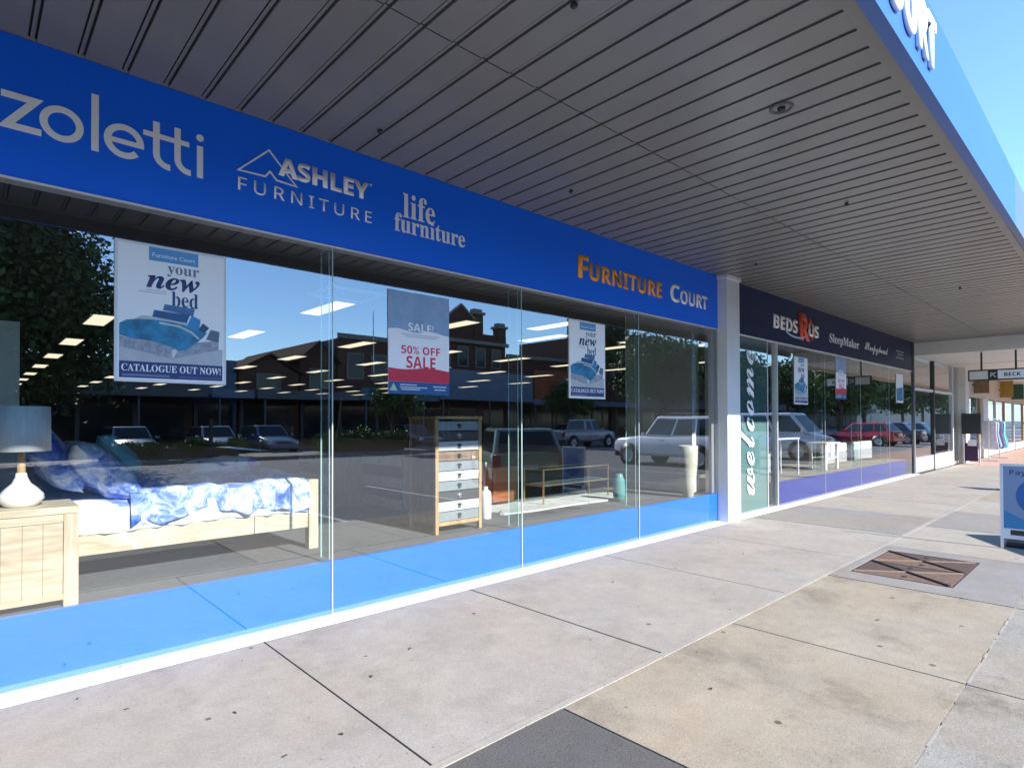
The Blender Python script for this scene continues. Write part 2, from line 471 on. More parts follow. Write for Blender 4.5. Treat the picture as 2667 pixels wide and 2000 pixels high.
def ribbon(mb, pts, w, y, t, m=None, closed=False):
    """flat stroke of width w through x,z points"""
    P = [Vector((p[0], p[1])) for p in pts]; n = len(P); Lf = []; Rt = []
    for i in range(n):
        a = P[(i - 1) % n] if (closed or i > 0) else None
        b = P[(i + 1) % n] if (closed or i < n - 1) else None
        d1 = (P[i] - a).normalized() if a is not None else None
        d2 = (b - P[i]).normalized() if b is not None else None
        if d1 is None: d1 = d2
        if d2 is None: d2 = d1
        nn = Vector((-(d1.y + d2.y), d1.x + d2.x)).normalized()
        k = 1 / max(.45, nn.dot(Vector((-d1.y, d1.x))))
        Lf.append(P[i] + nn * w / 2 * k); Rt.append(P[i] - nn * w / 2 * k)
    vs_ = []
    for yy in (y, y - t):
        vs_ += [(p.x, yy, p.y) for p in Lf] + [(p.x, yy, p.y) for p in Rt]
    fs_ = []
    for i in range(n if closed else n - 1):
        j = (i + 1) % n
        fs_ += [(2 * n + i, 2 * n + n + i, 2 * n + n + j, 2 * n + j), (i, j, n + j, n + i), (i, 2 * n + i, 2 * n + j, j), (n + i, n + j, 3 * n + j, 3 * n + i)]
    if not closed:
        fs_ += [(0, n, 3 * n, 2 * n), (n - 1, 3 * n - 1, 4 * n - 1, 2 * n - 1)]
    return mb.add(vs_, fs_, m)
def arc(cx, cz, r, a0, a1, n=24, rz=None):
    return [(cx + r * math.cos(R(a0 + (a1 - a0) * i / n)), cz + (rz or r) * math.sin(R(a0 + (a1 - a0) * i / n))) for i in range(n + 1)]

# ================================================================== SETTING
g = struct(MB().add([(-700, -900, -.30), (900, -900, -.30), (900, 700, -.30), (-700, 700, -.30)], [(0, 1, 2, 3)]).build('ground', GROUND))
road = struct(MB().box((-60, -28.2, -.29), (220, -3.87, -.13)).build('road', ASPH))
far_path = struct(MB().box((-60, -34, -.28), (220, -28.2, 0)).build('far_footpath', SLAB_G))
for i in range(34):
    x = -10 + i * 2.9
    MB().box((x, -9.2, -.13), (x + .1, -4.2, -.126)).build('parking_line', ROADW, road)
med = struct(MB().box((-40, -24.6, -.13), (150, -21.4, .02)).build('median_kerb', SLAB_G))

foot = MB().box((-6, -3.86, -.14), (75, .0, -.012)).build('footpath', mat('joint_dirt', (.055, .05, .042), .95))
struct(foot)
foot['label'] = 'concrete footpath of large slabs in front of the shops'
G_ = .0065
def slab(x0, x1, y0, y1, m, dz=0.0, label=None):
    o = MB().box((x0 + G_, y0 + G_, -.05), (x1 - G_, y1 - G_, dz)).build('paving_slab', m, foot)
    if label: o['label'] = label
    return o
# inner strip by the shop front
Ax = [-4.1, -2.25, -.4, 1.494, 3.298, 5.224, 7.1, 8.95, 10.85, 12.75, 14.7, 16.6, 18.5, 20.4, 22.4, 24.6, 27, 30, 34, 40, 50, 75]
for i in range(len(Ax) - 1):
    m = SLAB_L
    if 8.9 < Ax[i] < 9: m = SLAB_G
    elif Ax[i] > 24: m = SLAB_R
    elif Ax[i] > 9.5: m = (SLAB_P, SLAB_L)[i % 2]
    slab(Ax[i], Ax[i + 1], -2.125, -.12, m, random.uniform(-.0015, .0015))
MB().box((-6, -2.171, -.05), (75, -2.127, .004)).build('joint_strip', SLAB_P, foot)
Bx = [-4.2, -1.9, .2, 2.289, 4.16, 6.127, 8.07, 9.95, 11.9, 13.8, 15.7, 17.7, 19.7, 22, 25, 30, 40, 75]
for i in range(len(Bx) - 1):
    a, b = Bx[i], Bx[i + 1]
    m = SLAB_D if b < 2.3 else SLAB_T if b < 6.2 else SLAB_G if b < 8.1 else (SLAB_P, SLAB_T, SLAB_P, SLAB_G)[i % 4]
    if a > 24: m = SLAB_R
    if abs(a - 6.127) < .01:
        # grey patch with the opening for the access cover
        for q in (((a, -3.561), (6.44, -2.173)), ((7.775, -3.561), (b, -2.173)), ((6.44, -2.262), (7.775, -2.173)), ((6.44, -3.561), (7.775, -3.105))):
            MB().box((q[0][0] + (G_ if q[0][0] == a else 0), q[0][1], -.05), (q[1][0] - (G_ if q[1][0] == b else 0), q[1][1], .001)).build('paving_slab', m, foot)
    else:
        slab(a, b, -3.566, -2.168, m, random.uniform(-.001, .002))
kerb = struct(MB().box((-6, -3.885, -.14), (75, -3.54, -.010)).build('kerb', mat('joint_dirt')))
Kx = [-4.2, -1.9, .2, 2.289, 4.16, 6.127, 8.07, 9.95, 11.9, 13.8, 15.7, 17.7, 19.7, 22, 25, 30, 40, 75]
for i in range(len(Kx) - 1):
    o = MB().box((Kx[i] + G_, -3.89, -.13), (Kx[i + 1] - G_, -3.567 if i % 2 else -3.5665, random.uniform(-.003, .001))).build('kerb_stone', SLAB_K, kerb)

x = -4.0
while x < 14:
    l_ = random.uniform(.06, .42)
    MB().box((x, -3.5725, -.03), (x + l_, -3.5605, random.uniform(-.003, .003))).build('mortar', SLAB_P, kerb)
    x += l_ + random.choice((.01, .02, .05, .11))

# access cover
mc = thing('access_cover', 'rusty iron access cover with crossing ribs set in the grey footpath patch', 'manhole cover', (7.107, -2.683, 0))
box('frame', (-.665, -.42, -.05), (.665, .42, -.006), RUSTD, mc)
hw, hd = .64, .40
def tri(name, pts, m, z=.0):
    mb = MB(); n = len(pts)
    mb.add([(p[0], p[1], -.03) for p in pts] + [(p[0], p[1], z) for p in pts], [tuple(range(n, 2 * n))] + [(i, (i + 1) % n, (i + 1) % n + n, i + n) for i in range(n)])
    return mb.build(name, m, mc)
e = .012
for k in (0, 1):
    x0, x1 = (-hw, -e) if k == 0 else (e, hw)
    cx_ = (x0 + x1) / 2
    for y0, y1, s in ((-hd, hd, 1),):
        tri('cover_plate', [(x0 + .03, y0), (x1 - .03, y0), (cx_, -e)], RUSTD if k else RUST)
        tri('cover_plate', [(x1 - .03, y1), (x0 + .03, y1), (cx_, e)], RUST if k else RUSTD)
        tri('cover_plate', [(x0, y0 + .03), (cx_ - .02, 0), (x0, y1 - .03)], RUST)
        tri('cover_plate', [(x1, y1 - .03), (cx_ + .02, 0), (x1, y0 + .03)], RUSTD)
    dk = ((hw - .02, hd - .01), (.02, -hd + .01)) if k else ((-.02, hd - .01), (-hw + .02, -hd + .01))
    pl = ((.02, hd - .01), (hw - .02, -hd + .01)) if k else ((-hw + .02, hd - .01), (-.02, -hd + .01))
    for (p, q), m, w_, zz in ((dk, RUSTD, .026, .006), (pl, RUSTP, .014, .004)):
        mb = MB(); mb.bar((p[0], p[1], zz), (q[0], q[1], zz), w_, .014); mb.build('rib', m if m is RUSTP else mat('rust_black', (.035, .024, .02), .85), mc)
    MB().lathe([(.0, .004), (.022, .004), (.03, -.002)], 14, ((x0 + x1) / 2 - .2, -.02, 0)).build('lifting_hole', BLACK, mc)
    MB().lathe([(.0, .004), (.022, .004), (.03, -.002)], 14, ((x0 + x1) / 2 + .2, .02, 0)).build('lifting_hole', BLACK, mc)

# ================================================================== MAIN SHOP
ZB, ZT = 2.86, 3.656
shop = thing('furniture_shop', 'long furniture shop front with bright blue fascia and glass display windows', 'shop')
# fascia
fb = box('fascia_board', (-5, -.004, ZB), (8.15, .10, 3.655), BLUE, shop)
box('fascia_trim', (-5, -.012, ZB - .009), (8.15, .10, ZB - .0005), ALUW, fb)
def sign(o): o.parent = fb; return o
YF = -.0045
# zoletti
mb = MB(); w_ = .037
ribbon(mb, [(.128, 3.315), (.275, 3.315), (.150, 3.146), (.302, 3.146)], w_, YF, .003)
ribbon(mb, arc(.395, 3.229, .084, 0, 360, 36)[:-1], w_, YF, .003, closed=True)
ribbon(mb, [(.552, 3.123), (.552, 3.463)], w_, YF, .003)
ribbon(mb, [(.615, 3.225), (.786, 3.225)], .03, YF, .0031)
ribbon(mb, [(.786, 3.21)] + arc(.700, 3.228, .086, 0, 318, 32), w_, YF, .003)
for tx in (.872, .992):
    ribbon(mb, [(tx, 3.41), (tx, 3.30)] + arc(tx + .072, 3.21, .072, 180, 275, 10), w_, YF, .003)
ribbon(mb, [(.80, 3.322), (1.06, 3.322)], .032, YF, .0034)
ribbon(mb, [(1.125, 3.123), (1.125, 3.335)], w_, YF, .003)
mb.poly(arc(1.125, 3.39, .023, 0, 345, 15), YF, .003)
mb.build('lettering', WHITE, fb)['label'] = 'white lettering zoletti'
# mountain logo
mb = MB()
ribbon(mb, [(1.368, 3.250), (1.578, 3.452), (1.778, 3.243), (1.632, 3.250), (1.585, 3.300), (1.552, 3.256)], .012, YF, .003, closed=True)
mb.build('logo', WHITE, fb)
# shield the peak behind the A of the wordmark
text_obj('lettering', SANSB('ASHLEY'), 1.645, 2.375, 3.292, 3.432, YF, WHITE, fb, .004, offset=.022)
text_obj('lettering', '®', 2.385, 2.405, 3.415, 3.435, YF, WHITE, fb, .003, res=3)
text_obj('lettering', SANS('FURNITURE'), 1.366, 2.402, 3.112, 3.205, YF, WHITE, fb, .003, spacing=1.45, offset=.004)
text_obj('lettering', SERIFB('life'), 2.70, 3.03, 3.236, 3.448, YF, WHITE, fb, .003)
text_obj('lettering', SERIFB('furniture'), 2.615, 3.368, 3.105, 3.262, YF, WHITE, fb, .0032)
text_obj('lettering', SANSB('F'), 4.975, 5.155, 3.104, 3.362, YF, ORANGE, fb, .006, offset=.008, spacing=1.04)
text_obj('lettering', SANSB('URNITURE'), 5.175, 6.655, 3.104, 3.305, YF, ORANGE, fb, .006, offset=.008, spacing=1.04)
text_obj('lettering', SANSB('C'), 6.86, 7.09, 3.10, 3.345, YF, WHITE, fb, .006, offset=.008)
text_obj('lettering', SANSB('OURT'), 7.11, 7.84, 3.10, 3.295, YF, WHITE, fb, .006, offset=.008)
# column between the two shops
col = box('column', (8.15, -.15, 0), (8.55, .12, 3.652), COLM, shop, .004)
box('column_capping', (8.13, -.17, 3.60), (8.57, .10, 3.652), COLM, col)
# display window: low plinth behind the glass
def fin(x, z0):
    mb = MB(); a, b, y0, y1 = x - .006, x + .006, .0605, .20
    v = [(a, y0, z0), (b, y0, z0), (b, y1, z0), (a, y1, z0), (a, y0, ZB), (b, y0, ZB), (b, y1, ZB), (a, y1, ZB)]
    mb.add(v, [(1, 2, 6, 5), (3, 0, 4, 7)], FINSIDE); mb.add(v, [(0, 1, 5, 4), (2, 3, 7, 6), (0, 3, 2, 1), (4, 5, 6, 7)], GEDGE)
    return mb.build('glass_fin', None, shop)
def pane(x0, x1, z0, z1, y=.004, t=.010, parent=shop, name='glass_pane'):
    mb = MB(); f = mb
    y0, y1 = y, y + t
    v = [(x0, y0, z0), (x1, y0, z0), (x1, y1, z0), (x0, y1, z0), (x0, y0, z1), (x1, y0, z1), (x1, y1, z1), (x0, y1, z1)]
    mb.add(v, [(0, 1, 5, 4)], GLASS); mb.add(v, [(2, 3, 7, 6)], GCLEAR)
    mb.add(v, [(0, 3, 2, 1), (4, 5, 6, 7), (1, 2, 6, 5), (3, 0, 4, 7)], GEDGE)
    return mb.build(name, None, parent)
JX = [-4.04, -2.005, .03, 2.068, 4.103, 6.138, 8.15]
for i in range(len(JX) - 1):
    pane(JX[i] + .004, JX[i + 1] - .004, .02, ZB + .02)
    box('plinth_panel', (JX[i] + .001, .020, .012), (JX[i + 1] - .001, .06, .425), BLUE2, shop)
for x in JX[1:-1]:
    box('silicone_joint', (x - .004, .003, .02), (x + .004, .0145, ZB), GEDGE, shop)
    fin(x, .428)
sill = MB(); sill.add([(-5, .02, 0), (8.15, .02, 0), (8.15, -.16, .0035), (-5, -.16, .0035), (-5, .02, .02), (8.15, .02, .02), (8.15, -.02, .018), (-5, -.02, .018)],
                      [(4, 7, 6, 5), (7, 3, 2, 6), (3, 7, 4, 0), (1, 5, 6, 2)])
sill.build('window_sill', SILL, shop)
MB().add([(8.56, .02, .018), (19.3, .02, .018), (19.3, -.02, .016), (8.56, -.02, .016), (19.3, -.15, .0035), (8.56, -.15, .0035)], [(0, 3, 2, 1), (3, 5, 4, 2)]).build('window_sill', SILL, shop)
# steel jamb and return wall at the end of the display
box('jamb', (8.06, .06, .43), (8.149, .16, ZB), ALU, shop)
box('return_wall', (7.93, .30, .43), (8.14, 1.5, 3.19), WALLB, shop)

# ---- second shop bay
fb2 = box('fascia_board', (8.551, -.003, ZB), (19.25, .10, 3.655), NAVY, shop)
fb2['label'] = 'navy fascia board over the second bay'
box('fascia_trim', (8.551, -.010, ZB - .018), (19.25, .10, ZB - .0005), ALUW, fb2)
text_obj('lettering', SANSB('BEDS'), 10.10, 11.14, 3.09, 3.335, -.004, WHITE, fb2, .01, offset=.015)
text_obj('lettering', SANSB('R'), 11.18, 11.72, 2.99, 3.50, -.004, RED, fb2, .016, offset=.03, shear=-.12)
mb = MB(); ribbon(mb, arc(11.46, 3.20, .46, 60, -40, 14, .22), .06, -.004, .018); mb.build('logo', RED, fb2)
text_obj('lettering', SANSB('US'), 11.62, 12.12, 3.09, 3.33, -.0225, WHITE, fb2, .01, offset=.015)
mb = MB(); ribbon(mb, arc(11.05, 3.16, .55, 210, 320, 14, .15), .035, -.0215, .004); mb.build('logo', mat('pale_blue_lettering', (.5, .62, .85), .4), fb2)
text_obj('lettering', SERIFB('SleepMaker'), 12.78, 14.62, 3.04, 3.27, -.004, WHITE, fb2, .003)
text_obj('lettering', SCRIPTB('Sleepyhead'), 15.02, 16.86, 3.05, 3.30, -.004, WHITE, fb2, .003, offset=.012)
mb = MB()
for z, a, b in ((3.30, 17.6, 18.3), (3.22, 17.7, 18.2), (3.13, 17.55, 18.3)): mb.poly([(a, z - .02), (b, z - .02), (b, z + .015), (a, z + .015)], -.004, .002)
mb.build('lettering', mat('faded_lettering', (.35, .36, .42), .4), fb2)
# welcome door
door = MB().box((8.62, .03, .04), (9.87, .042, ZB - .02)).build('sliding_door', TEAL, shop)
pane(8.62, 9.87, .03, ZB - .02, y=.012, t=.006, parent=door)
text_obj('lettering', SCRIPTB('welcome'), 8.90, 9.36, .30, 2.63, .0105, WHITE, door, .0004, rot=True, res=6)
box('door_rail', (8.56, .01, .0), (10.25, .10, .035), ALU, shop)
box('door_stile', (9.873, .015, .036), (9.915, .06, ZB - .02), ALU, shop)
box('door_frame', (10.235, .0, .0), (10.28, .12, ZB - .02), ALU, shop)
pane(9.96, 10.23, .04, ZB - .02, y=.045)
BXJ = [10.285, 12.52, 14.72, 16.95, 19.15]
for i in range(4):
    pane(BXJ[i] + .004, BXJ[i + 1] - .004, .02, ZB + .0)
    box('plinth_panel', (BXJ[i] + .001, .020, .012), (min(BXJ[i + 1], 18.5) - .001, .06, .43), ROYAL, shop)
    if i: fin(BXJ[i], .44)
    if i: box('silicone_joint', (BXJ[i] - .004, .003, .02), (BXJ[i] + .004, .0145, ZB), GEDGE, shop)
box('plinth_panel', (18.5, .022, .012), (19.15, .06, .43), NAVY, shop)
box('end_pilaster', (19.15, -.02, 0), (19.32, .14, 3.652), DGREY, shop)

# showroom shell
sf = struct(MB().box((-9, .061, .20), (8.14, 34, .40)).build('shop_floor', CARPET))
sf2 = struct(MB().box((10.27, .061, .20), (19.2, 34, .41)).build('shop_floor', mat('beige_carpet', (.26, .23, .19), .95, var=.1, vscale=16)))
sf3 = struct(MB().box((8.141, .061, .0), (10.269, 34, .03)).build('shop_floor', mat('entry_matting', (.05, .06, .06), .95)))
sc_ = struct(MB().box((-9, .12, 3.20), (19.3, 34, 3.30)).build('shop_ceiling', DCEIL))
w1 = struct(MB().box((-9.2, .10, 0), (-9, 34, 3.3)).build('shop_wall', DARKWALL))
w2 = struct(MB().box((-9, 34, 0), (19.5, 34.2, 3.3)).build('shop_wall', DARKWALL))
w3 = struct(MB().box((19.32, .14, 0), (19.5, 34, 3.3)).build('shop_wall', DARKWALL))
w4 = struct(MB().box((-9, -.0, 3.66), (19.3, .25, 5.2)).build('shop_upper_wall', CREAM))
MB().box((-5, .101, 2.90), (19.2, .119, 3.66)).build('fascia_backing', DGREY, shop)

# ceiling lights on their grid
LY = [4.0, 7.45, 10.95, 14.45, 18.05, 21.7, 25.3, 29.0]
cl = None
for j, y in enumerate(LY):
    for i in range(11):
        x = -5.4 + 2.33 * i
        if cl is None:
            cl = thing('ceiling_light', 'warm white rectangular light panel in the dark showroom ceiling', 'ceiling light', (x, y, 3.2), 0, 'lit panels of the showroom ceiling')
            box('frame', (-.17, -.62, -.012), (.17, .62, -.001), ALUW, cl)
            box('diffuser', (-.145, -.595, -.0165), (.145, .595, -.0125), TROF, cl)
        else:
            dup(cl, (x, y, 3.2), 0, cl['label'])
    if j == 0:
        for x in (7.4, 10.17, 11.84): dup(cl, (x + .2, 2.75, 3.2), 0, cl['label'])
ac = thing('ceiling_vent', 'faint square white frame in the showroom ceiling near the SALE poster', 'vent', (3.68, 2.9, 3.2))
for a, b in (((-.4, -.36, -.03), (.4, -.30, -.001)), ((-.4, .30, -.03), (.4, .36, -.001)), ((-.4, -.30, -.03), (-.34, .30, -.001)), ((.34, -.30, -.03), (.4, .30, -.001))):
    box('frame', a, b, ALUW, ac)
for k in range(4): box('blade', (-.30 + .03 * k, -.26 + .12 * k, -.02), (.30, -.22 + .12 * k, -.004), GREYB, ac)

# ================================================================== AWNING
aw = thing('street_awning', 'wide street awning with a grooved dark grey metal soffit and bright blue front sign', 'awning', (0, 0, 0))
box('backing_sheet', (-4.2, -3.30, ZT + .022), (19.4, -.006, ZT + .10), SLOT, aw)
box('roof_sheet', (-4.2, -3.32, ZT + .101), (19.4, -.006, ZT + .14), ALU, aw)
P_, X0 = .221, 1.584
sid = {}
def soffit_mesh(key, y0, y1):
    mb = MB()
    mb.box((.0215, y0, ZT), (.1995, y1, ZT + .0215)); mb.box((-.0095, y0, ZT + .009), (.0095, y1, ZT + .0205))
    me = mb.mesh('soffit_panel'); me.materials.append(SOFFIT); return me
mA, mB_ = soffit_mesh('a', -1.601, -.006), soffit_mesh('b', -3.209, -1.611)
for k in range(-26, 81):
    for me in (mA, mB_):
        o = bpy.data.objects.new('soffit_panel', me); COL.objects.link(o); o.parent = aw
        o.location = (X0 + P_ * k, 0, random.uniform(-.0012, .0012))
box('edge_trim', (-4.2, -3.330, ZT - .004), (19.4, -3.211, ZT + .02), SOFFIT, aw)
box('edge_trim', (19.275, -3.209, ZT - .004), (19.4, -.006, ZT + .02), SOFFIT, aw)
box('sign_back', (-4.2, -3.3319, 3.53), (19.4, -3.3303, 3.6515), SOFFIT, aw)
sb = box('sign_board', (-4.2, -3.40, 3.53), (8.0, -3.332, 4.055), BLUE3, aw)
sb2 = box('sign_board', (8.003, -3.398, 3.535), (19.4, -3.332, 4.06), BLUE4, aw)
sb2['label'] = 'slate blue sign board at the far end of the awning'
text_obj('lettering', SANSB('C'), 3.02, 3.33, 3.60, 4.02, -3.403, WHITE, sb, .02, offset=.012)
text_obj('lettering', SANSB('OURT'), 3.37, 4.37, 3.63, 3.95, -3.403, WHITE, sb, .02, offset=.012)
text_obj('lettering', SANSB('FURNITURE'), .60, 2.80, 3.63, 3.95, -3.403, ORANGE, sb, .02, offset=.012)
# fittings on the soffit
for (x, y) in ((2.22, -.45), (4.11, -.66), (2.275, -2.285), (6.367, -2.3), (11.8, -2.3), (7.9, -.7)):
    MB().lathe([(.0, ZT - .03), (.012, ZT - .03), (.02, ZT - .02), (.02, ZT - .012), (.009, ZT - .01), (.009, ZT + .001)], 12, (x, y, 0)).build('bracket', BLACK, aw)
dl = thing('soffit_downlight', 'small round downlight with a thin ring set in the awning soffit', 'downlight', (4.10, -2.59, ZT))
MB().lathe([(.055, -.001), (.06, -.009), (.075, -.009), (.08, -.001)], 28).build('ring', mat('grey_ring', (.10, .10, .105), .4), dl)
MB().lathe([(.0, -.022), (.018, -.022), (.026, -.012), (.026, -.001)], 18).build('bulb', BLACK, dl)

# ================================================================== POSTERS
def bed_poster(loc, label, group='new bed posters on the windows'):
    k_ = 4.2425 / 4.3575; loc = (loc[0] * k_, -.009, 1.5 + (loc[2] - 1.5) * k_)
    t = thing('window_poster', label, 'poster', loc, 0, group); t.scale = (k_,) * 3
    W, H = .645, .885
    box('poster_frame', (-.005, 0, -.005), (W + .005, .006, H + .005), ALUW, t)
    ppr = box('paper', (.012, -.003, .012), (W - .012, -.0005, H - .012), mat('poster_paper', (.96, .97, .98), .35), t)
    mb = MB(); Y = -.0035
    mb.poly([(.02, .02), (W - .02, .02), (W - .02, .125), (.02, .125)], Y, .0005, mat('poster_navy', (.02, .04, .17), .35))
    mb.poly([(.18, H - .10), (.47, H - .10), (.47, H - .013), (.18, H - .013)], Y, .0005, mat('poster_sky', (.10, .33, .66), .35))
    # mattress with quilt, pillows, tray
    mb.poly([(.02, .215), (.32, .155), (.60, .235), (.60, .30), (.32, .25), (.02, .28)], Y, .0005, mat('poster_grey', (.34, .36, .43), .35, var=.3, vscale=28))
    mb.poly([(.02, .125), (W - .02, .125), (W - .02, .24), (.60, .235), (.32, .155), (.02, .215)], Y - .0001, .0003, mat('poster_floor', (.50, .53, .55), .35, var=.12, vscale=9))
    mb.poly([(.02, .285), (.10, .268), (.20, .262), (.30, .235), (.36, .208), (.40, .222), (.45, .262), (.50, .31), (.525, .345), (.50, .362), (.42, .383), (.26, .402), (.14, .40), (.06, .385), (.02, .36)], Y - .0006, .0004, mat('poster_teal', (.02, .20, .37), .35, var=.6, vscale=11))
    mb.poly([(.10, .395), (.26, .405), (.44, .375), (.50, .35), (.43, .40), (.28, .425), (.14, .42)], Y - .0007, .0004, mat('poster_pale', (.5, .58, .6), .35))
    mb.poly([(.20, .42), (.40, .40), (.42, .455), (.21, .465)], Y - .0008, .0004, mat('poster_deep', (.015, .08, .24), .35))
    mb.poly([(.26, .47), (.44, .45), (.45, .50), (.27, .51)], Y - .0008, .0004, mat('poster_mid', (.05, .15, .34), .35, var=.3, vscale=30))
    mb.poly([(.40, .37), (.475, .345), (.485, .43), (.43, .455)], Y - .0010, .0004, mat('poster_blue', (.03, .26, .56), .35))
    mb.poly([(.52, .30), (.60, .285), (.605, .36), (.55, .37)], Y - .0009, .0004, mat('poster_shade', (.12, .15, .19), .35))
    for k in range(7):
        mb.poly([(.05 + k * .045, .262 - k * .006), (.053 + k * .045, .262 - k * .006), (.053 + k * .045, .212 - k * .008), (.05 + k * .045, .212 - k * .008)], Y - .0008, .0003, mat('poster_seam', (.22, .23, .29), .35))
    ribbon(mb, [(.24, .385), (.36, .372), (.43, .34), (.475, .30)], .014, Y - .0011, .0003, MATS['poster_pale'])
    mb.poly([(.315, .162), (.325, .162), (.345, .205), (.33, .222), (.31, .205)], Y - .0009, .0003, mat('poster_glow', (.7, .72, .76), .35))
    mb.poly([(.47, .36), (.51, .345), (.54, .38), (.50, .41)], Y - .0012, .0003, mat('poster_dark_blue', (.02, .06, .15), .35))
    mb.build('picture', None, ppr)
    N = MATS['poster_navy']; S = mat('poster_slate', (.16, .20, .30), .35)
    text_obj('lettering', SERIFB('your'), .285, .475, .695, .765, Y, S, ppr, .0006, res=3)
    text_obj('lettering', SERIFBI('new'), .165, .48, .605, .69, Y, N, ppr, .0006, res=3, offset=.01)
    text_obj('lettering', SERIFB('bed'), .31, .47, .50, .60, Y, N, ppr, .0006, res=3)
    text_obj('lettering', 'Furniture Court', .20, .45, H - .075, H - .048, Y - .0006, WHITE, ppr, .0003, res=2)
    text_obj('lettering', SERIFB('CATALOGUE OUT NOW!'), .032, W - .032, .062, .108, Y - .0006, WHITE, ppr, .0004, res=3)
    text_obj('lettering', 'www.furniturecourt.com.au', .35, W - .032, .03, .045, Y - .0006, S, ppr, .0003, res=1)
    mb = MB(); mb.poly([(.12, .575), (.28, .575), (.28, .5775), (.12, .5775)], Y, .0005); mb.poly([(.16, .59), (.28, .59), (.28, .5925), (.16, .5925)], Y, .0005)
    mb.poly([(.035, .03), (.30, .03), (.30, .045), (.035, .045)], Y - .0006, .0003); mb.build('print_line', S, ppr)
    return t
p1 = bed_poster((.675, .115, 1.765), 'large poster reading your new bed, beside the bed window, nearest of its kind')
for loc, lab in (((4.945, .115, 1.765), 'poster reading your new bed above the brass console, in the third pane'),
                 ((11.26, .115, 1.81), 'poster reading your new bed in the window under the navy fascia')):
    r = p1.copy(); COL.objects.link(r); k_ = 4.2425 / 4.3575; r.location = (loc[0] * k_, -.009, 1.5 + (loc[2] - 1.5) * k_); r['label'] = lab
    for ch in children(p1):
        c = ch.copy(); COL.objects.link(c); c.parent = r
        for g_ in children(ch):
            d = g_.copy(); COL.objects.link(d); d.parent = c
def sale_poster(loc, label, W=.645, H=.895):
    k_ = 4.2425 / 4.3575; loc = (loc[0] * k_, -.004, 1.5 + (loc[2] - 1.5) * k_)
    t = thing('window_poster', label, 'poster', loc, 0, 'sale posters on the windows'); t.scale = (k_,) * 3
    ppr = box('paper', (0, 0, 0), (W, .003, H), mat('poster_white', (.96, .95, .98), .35), t)
    mb = MB(); Y = -.0005
    wav = [(W * i / 16, .555 * H / .895 + .012 * math.sin(i * .7)) for i in range(17)]
    mb.poly([(0, H)] + [(0, wav[0][1])] + wav[1:] + [(W, H)], Y, .0005, mat('poster_sky_reflection', (.27, .40, .60), .35, var=.25, vscale=3))  # pale blue top: sky reflection painted into the poster colour
    wav2 = [(W * i / 16, .225 * H / .895 - .01 * math.sin(i * .45)) for i in range(17)]
    mb.poly([(0, .12 * H)] + [(W, .12 * H)] + list(reversed(wav2)), Y, .0005, mat('poster_red', (.62, .02, .05), .35))
    mb.poly([(0, 0), (W, 0), (W, .119 * H), (0, .119 * H)], Y, .0005, mat('poster_sea', (.012, .09, .27), .35))
    mb.poly([(.02 * W, .03 * H), (.14 * W, .03 * H), (.08 * W, .105 * H)], Y - .0006, .0003, mat('poster_pale_green', (.4, .6, .35), .35))
    mb.build('picture', None, ppr)
    text_obj('lettering', SANSB('SALE!'), .31 * W, .73 * W, .62 * H, .70 * H, Y - .0006, WHITE, ppr, .0005, res=3)
    RD = mat('poster_crimson', (.70, .01, .05), .35)
    text_obj('lettering', SANSB('50% OFF'), .2 * W, .84 * W, .395 * H, .475 * H, Y, RD, ppr, .0006, res=3)
    text_obj('lettering', SANSB('SALE'), .28 * W, .76 * W, .255 * H, .375 * H, Y, RD, ppr, .0006, res=3)
    mb = MB()
    for z, a, b in ((.585, .2, .83), (.565, .26, .78), (.09, .18, .45), (.065, .18, .62), (.045, .2, .5), (.08, .72, .95), (.05, .74, .93)):
        mb.poly([(a * W, (z - .005) * H), (b * W, (z - .005) * H), (b * W, (z + .006) * H), (a * W, (z + .006) * H)], Y - .0006, .0003)
    mb.build('print_line', mat('poster_light', (.6, .62, .7), .35), ppr)
    return t
sale_poster((2.625, .115, 1.742), 'poster reading 50% off sale, above the tall chest of drawers')
sale_poster((13.48, .115, 1.96), 'small red and white sale poster under the navy fascia')
p4 = thing('window_poster', 'narrow pale poster with blue photo at the far end of the second bay', 'poster', (17.55, -.006, 1.955))
box('paper', (0, 0, 0), (.65, .004, .75), mat('poster_paper'), p4)
MB().poly([(.04, .05), (.6, .05), (.6, .42), (.04, .36)], -.0005, .0005, MATS['poster_teal']).build('picture', None, p4)

# ================================================================== FURNITURE
FZ = .40
# bedside table
bt = thing('bedside_table', 'pale pine bedside cabinet behind the first window pane', 'bedside table', (0, .145, FZ))
X0b, X1b, D_ = -.12, .503, .44
box('tabletop', (X0b, 0, .555), (X1b, D_, .598), PINEH, bt, .004)
box('leg', (X1b - .075, .0, 0), (X1b - .001, .075, .554), PINEV, bt, .003)
box('leg', (X0b, .0, 0), (X0b + .075, .075, .554), PINEV, bt, .003)
box('leg', (X1b - .075, D_ - .075, 0), (X1b - .001, D_ - .001, .554), PINEV, bt, .003)
box('leg', (X0b, D_ - .075, 0), (X0b + .075, D_ - .001, .554), PINEV, bt, .003)
nb = 5; xs_ = X0b + .0755; ww = (X1b - .076 - xs_) / nb
for k in range(nb):
    box('panel', (xs_ + k * ww + .0008, .012, .075), (xs_ + (k + 1) * ww - .0008, .03, .505), PINE, bt)
box('rail', (xs_, .006, .506), (X1b - .0755, .04, .554), PINEH, bt)
box('rail', (xs_, .006, .045), (X1b - .0755, .04, .0745), PINEH, bt)
box('panel', (X1b - .03, .076, .045), (X1b - .012, D_ - .076, .554), PINE, bt)
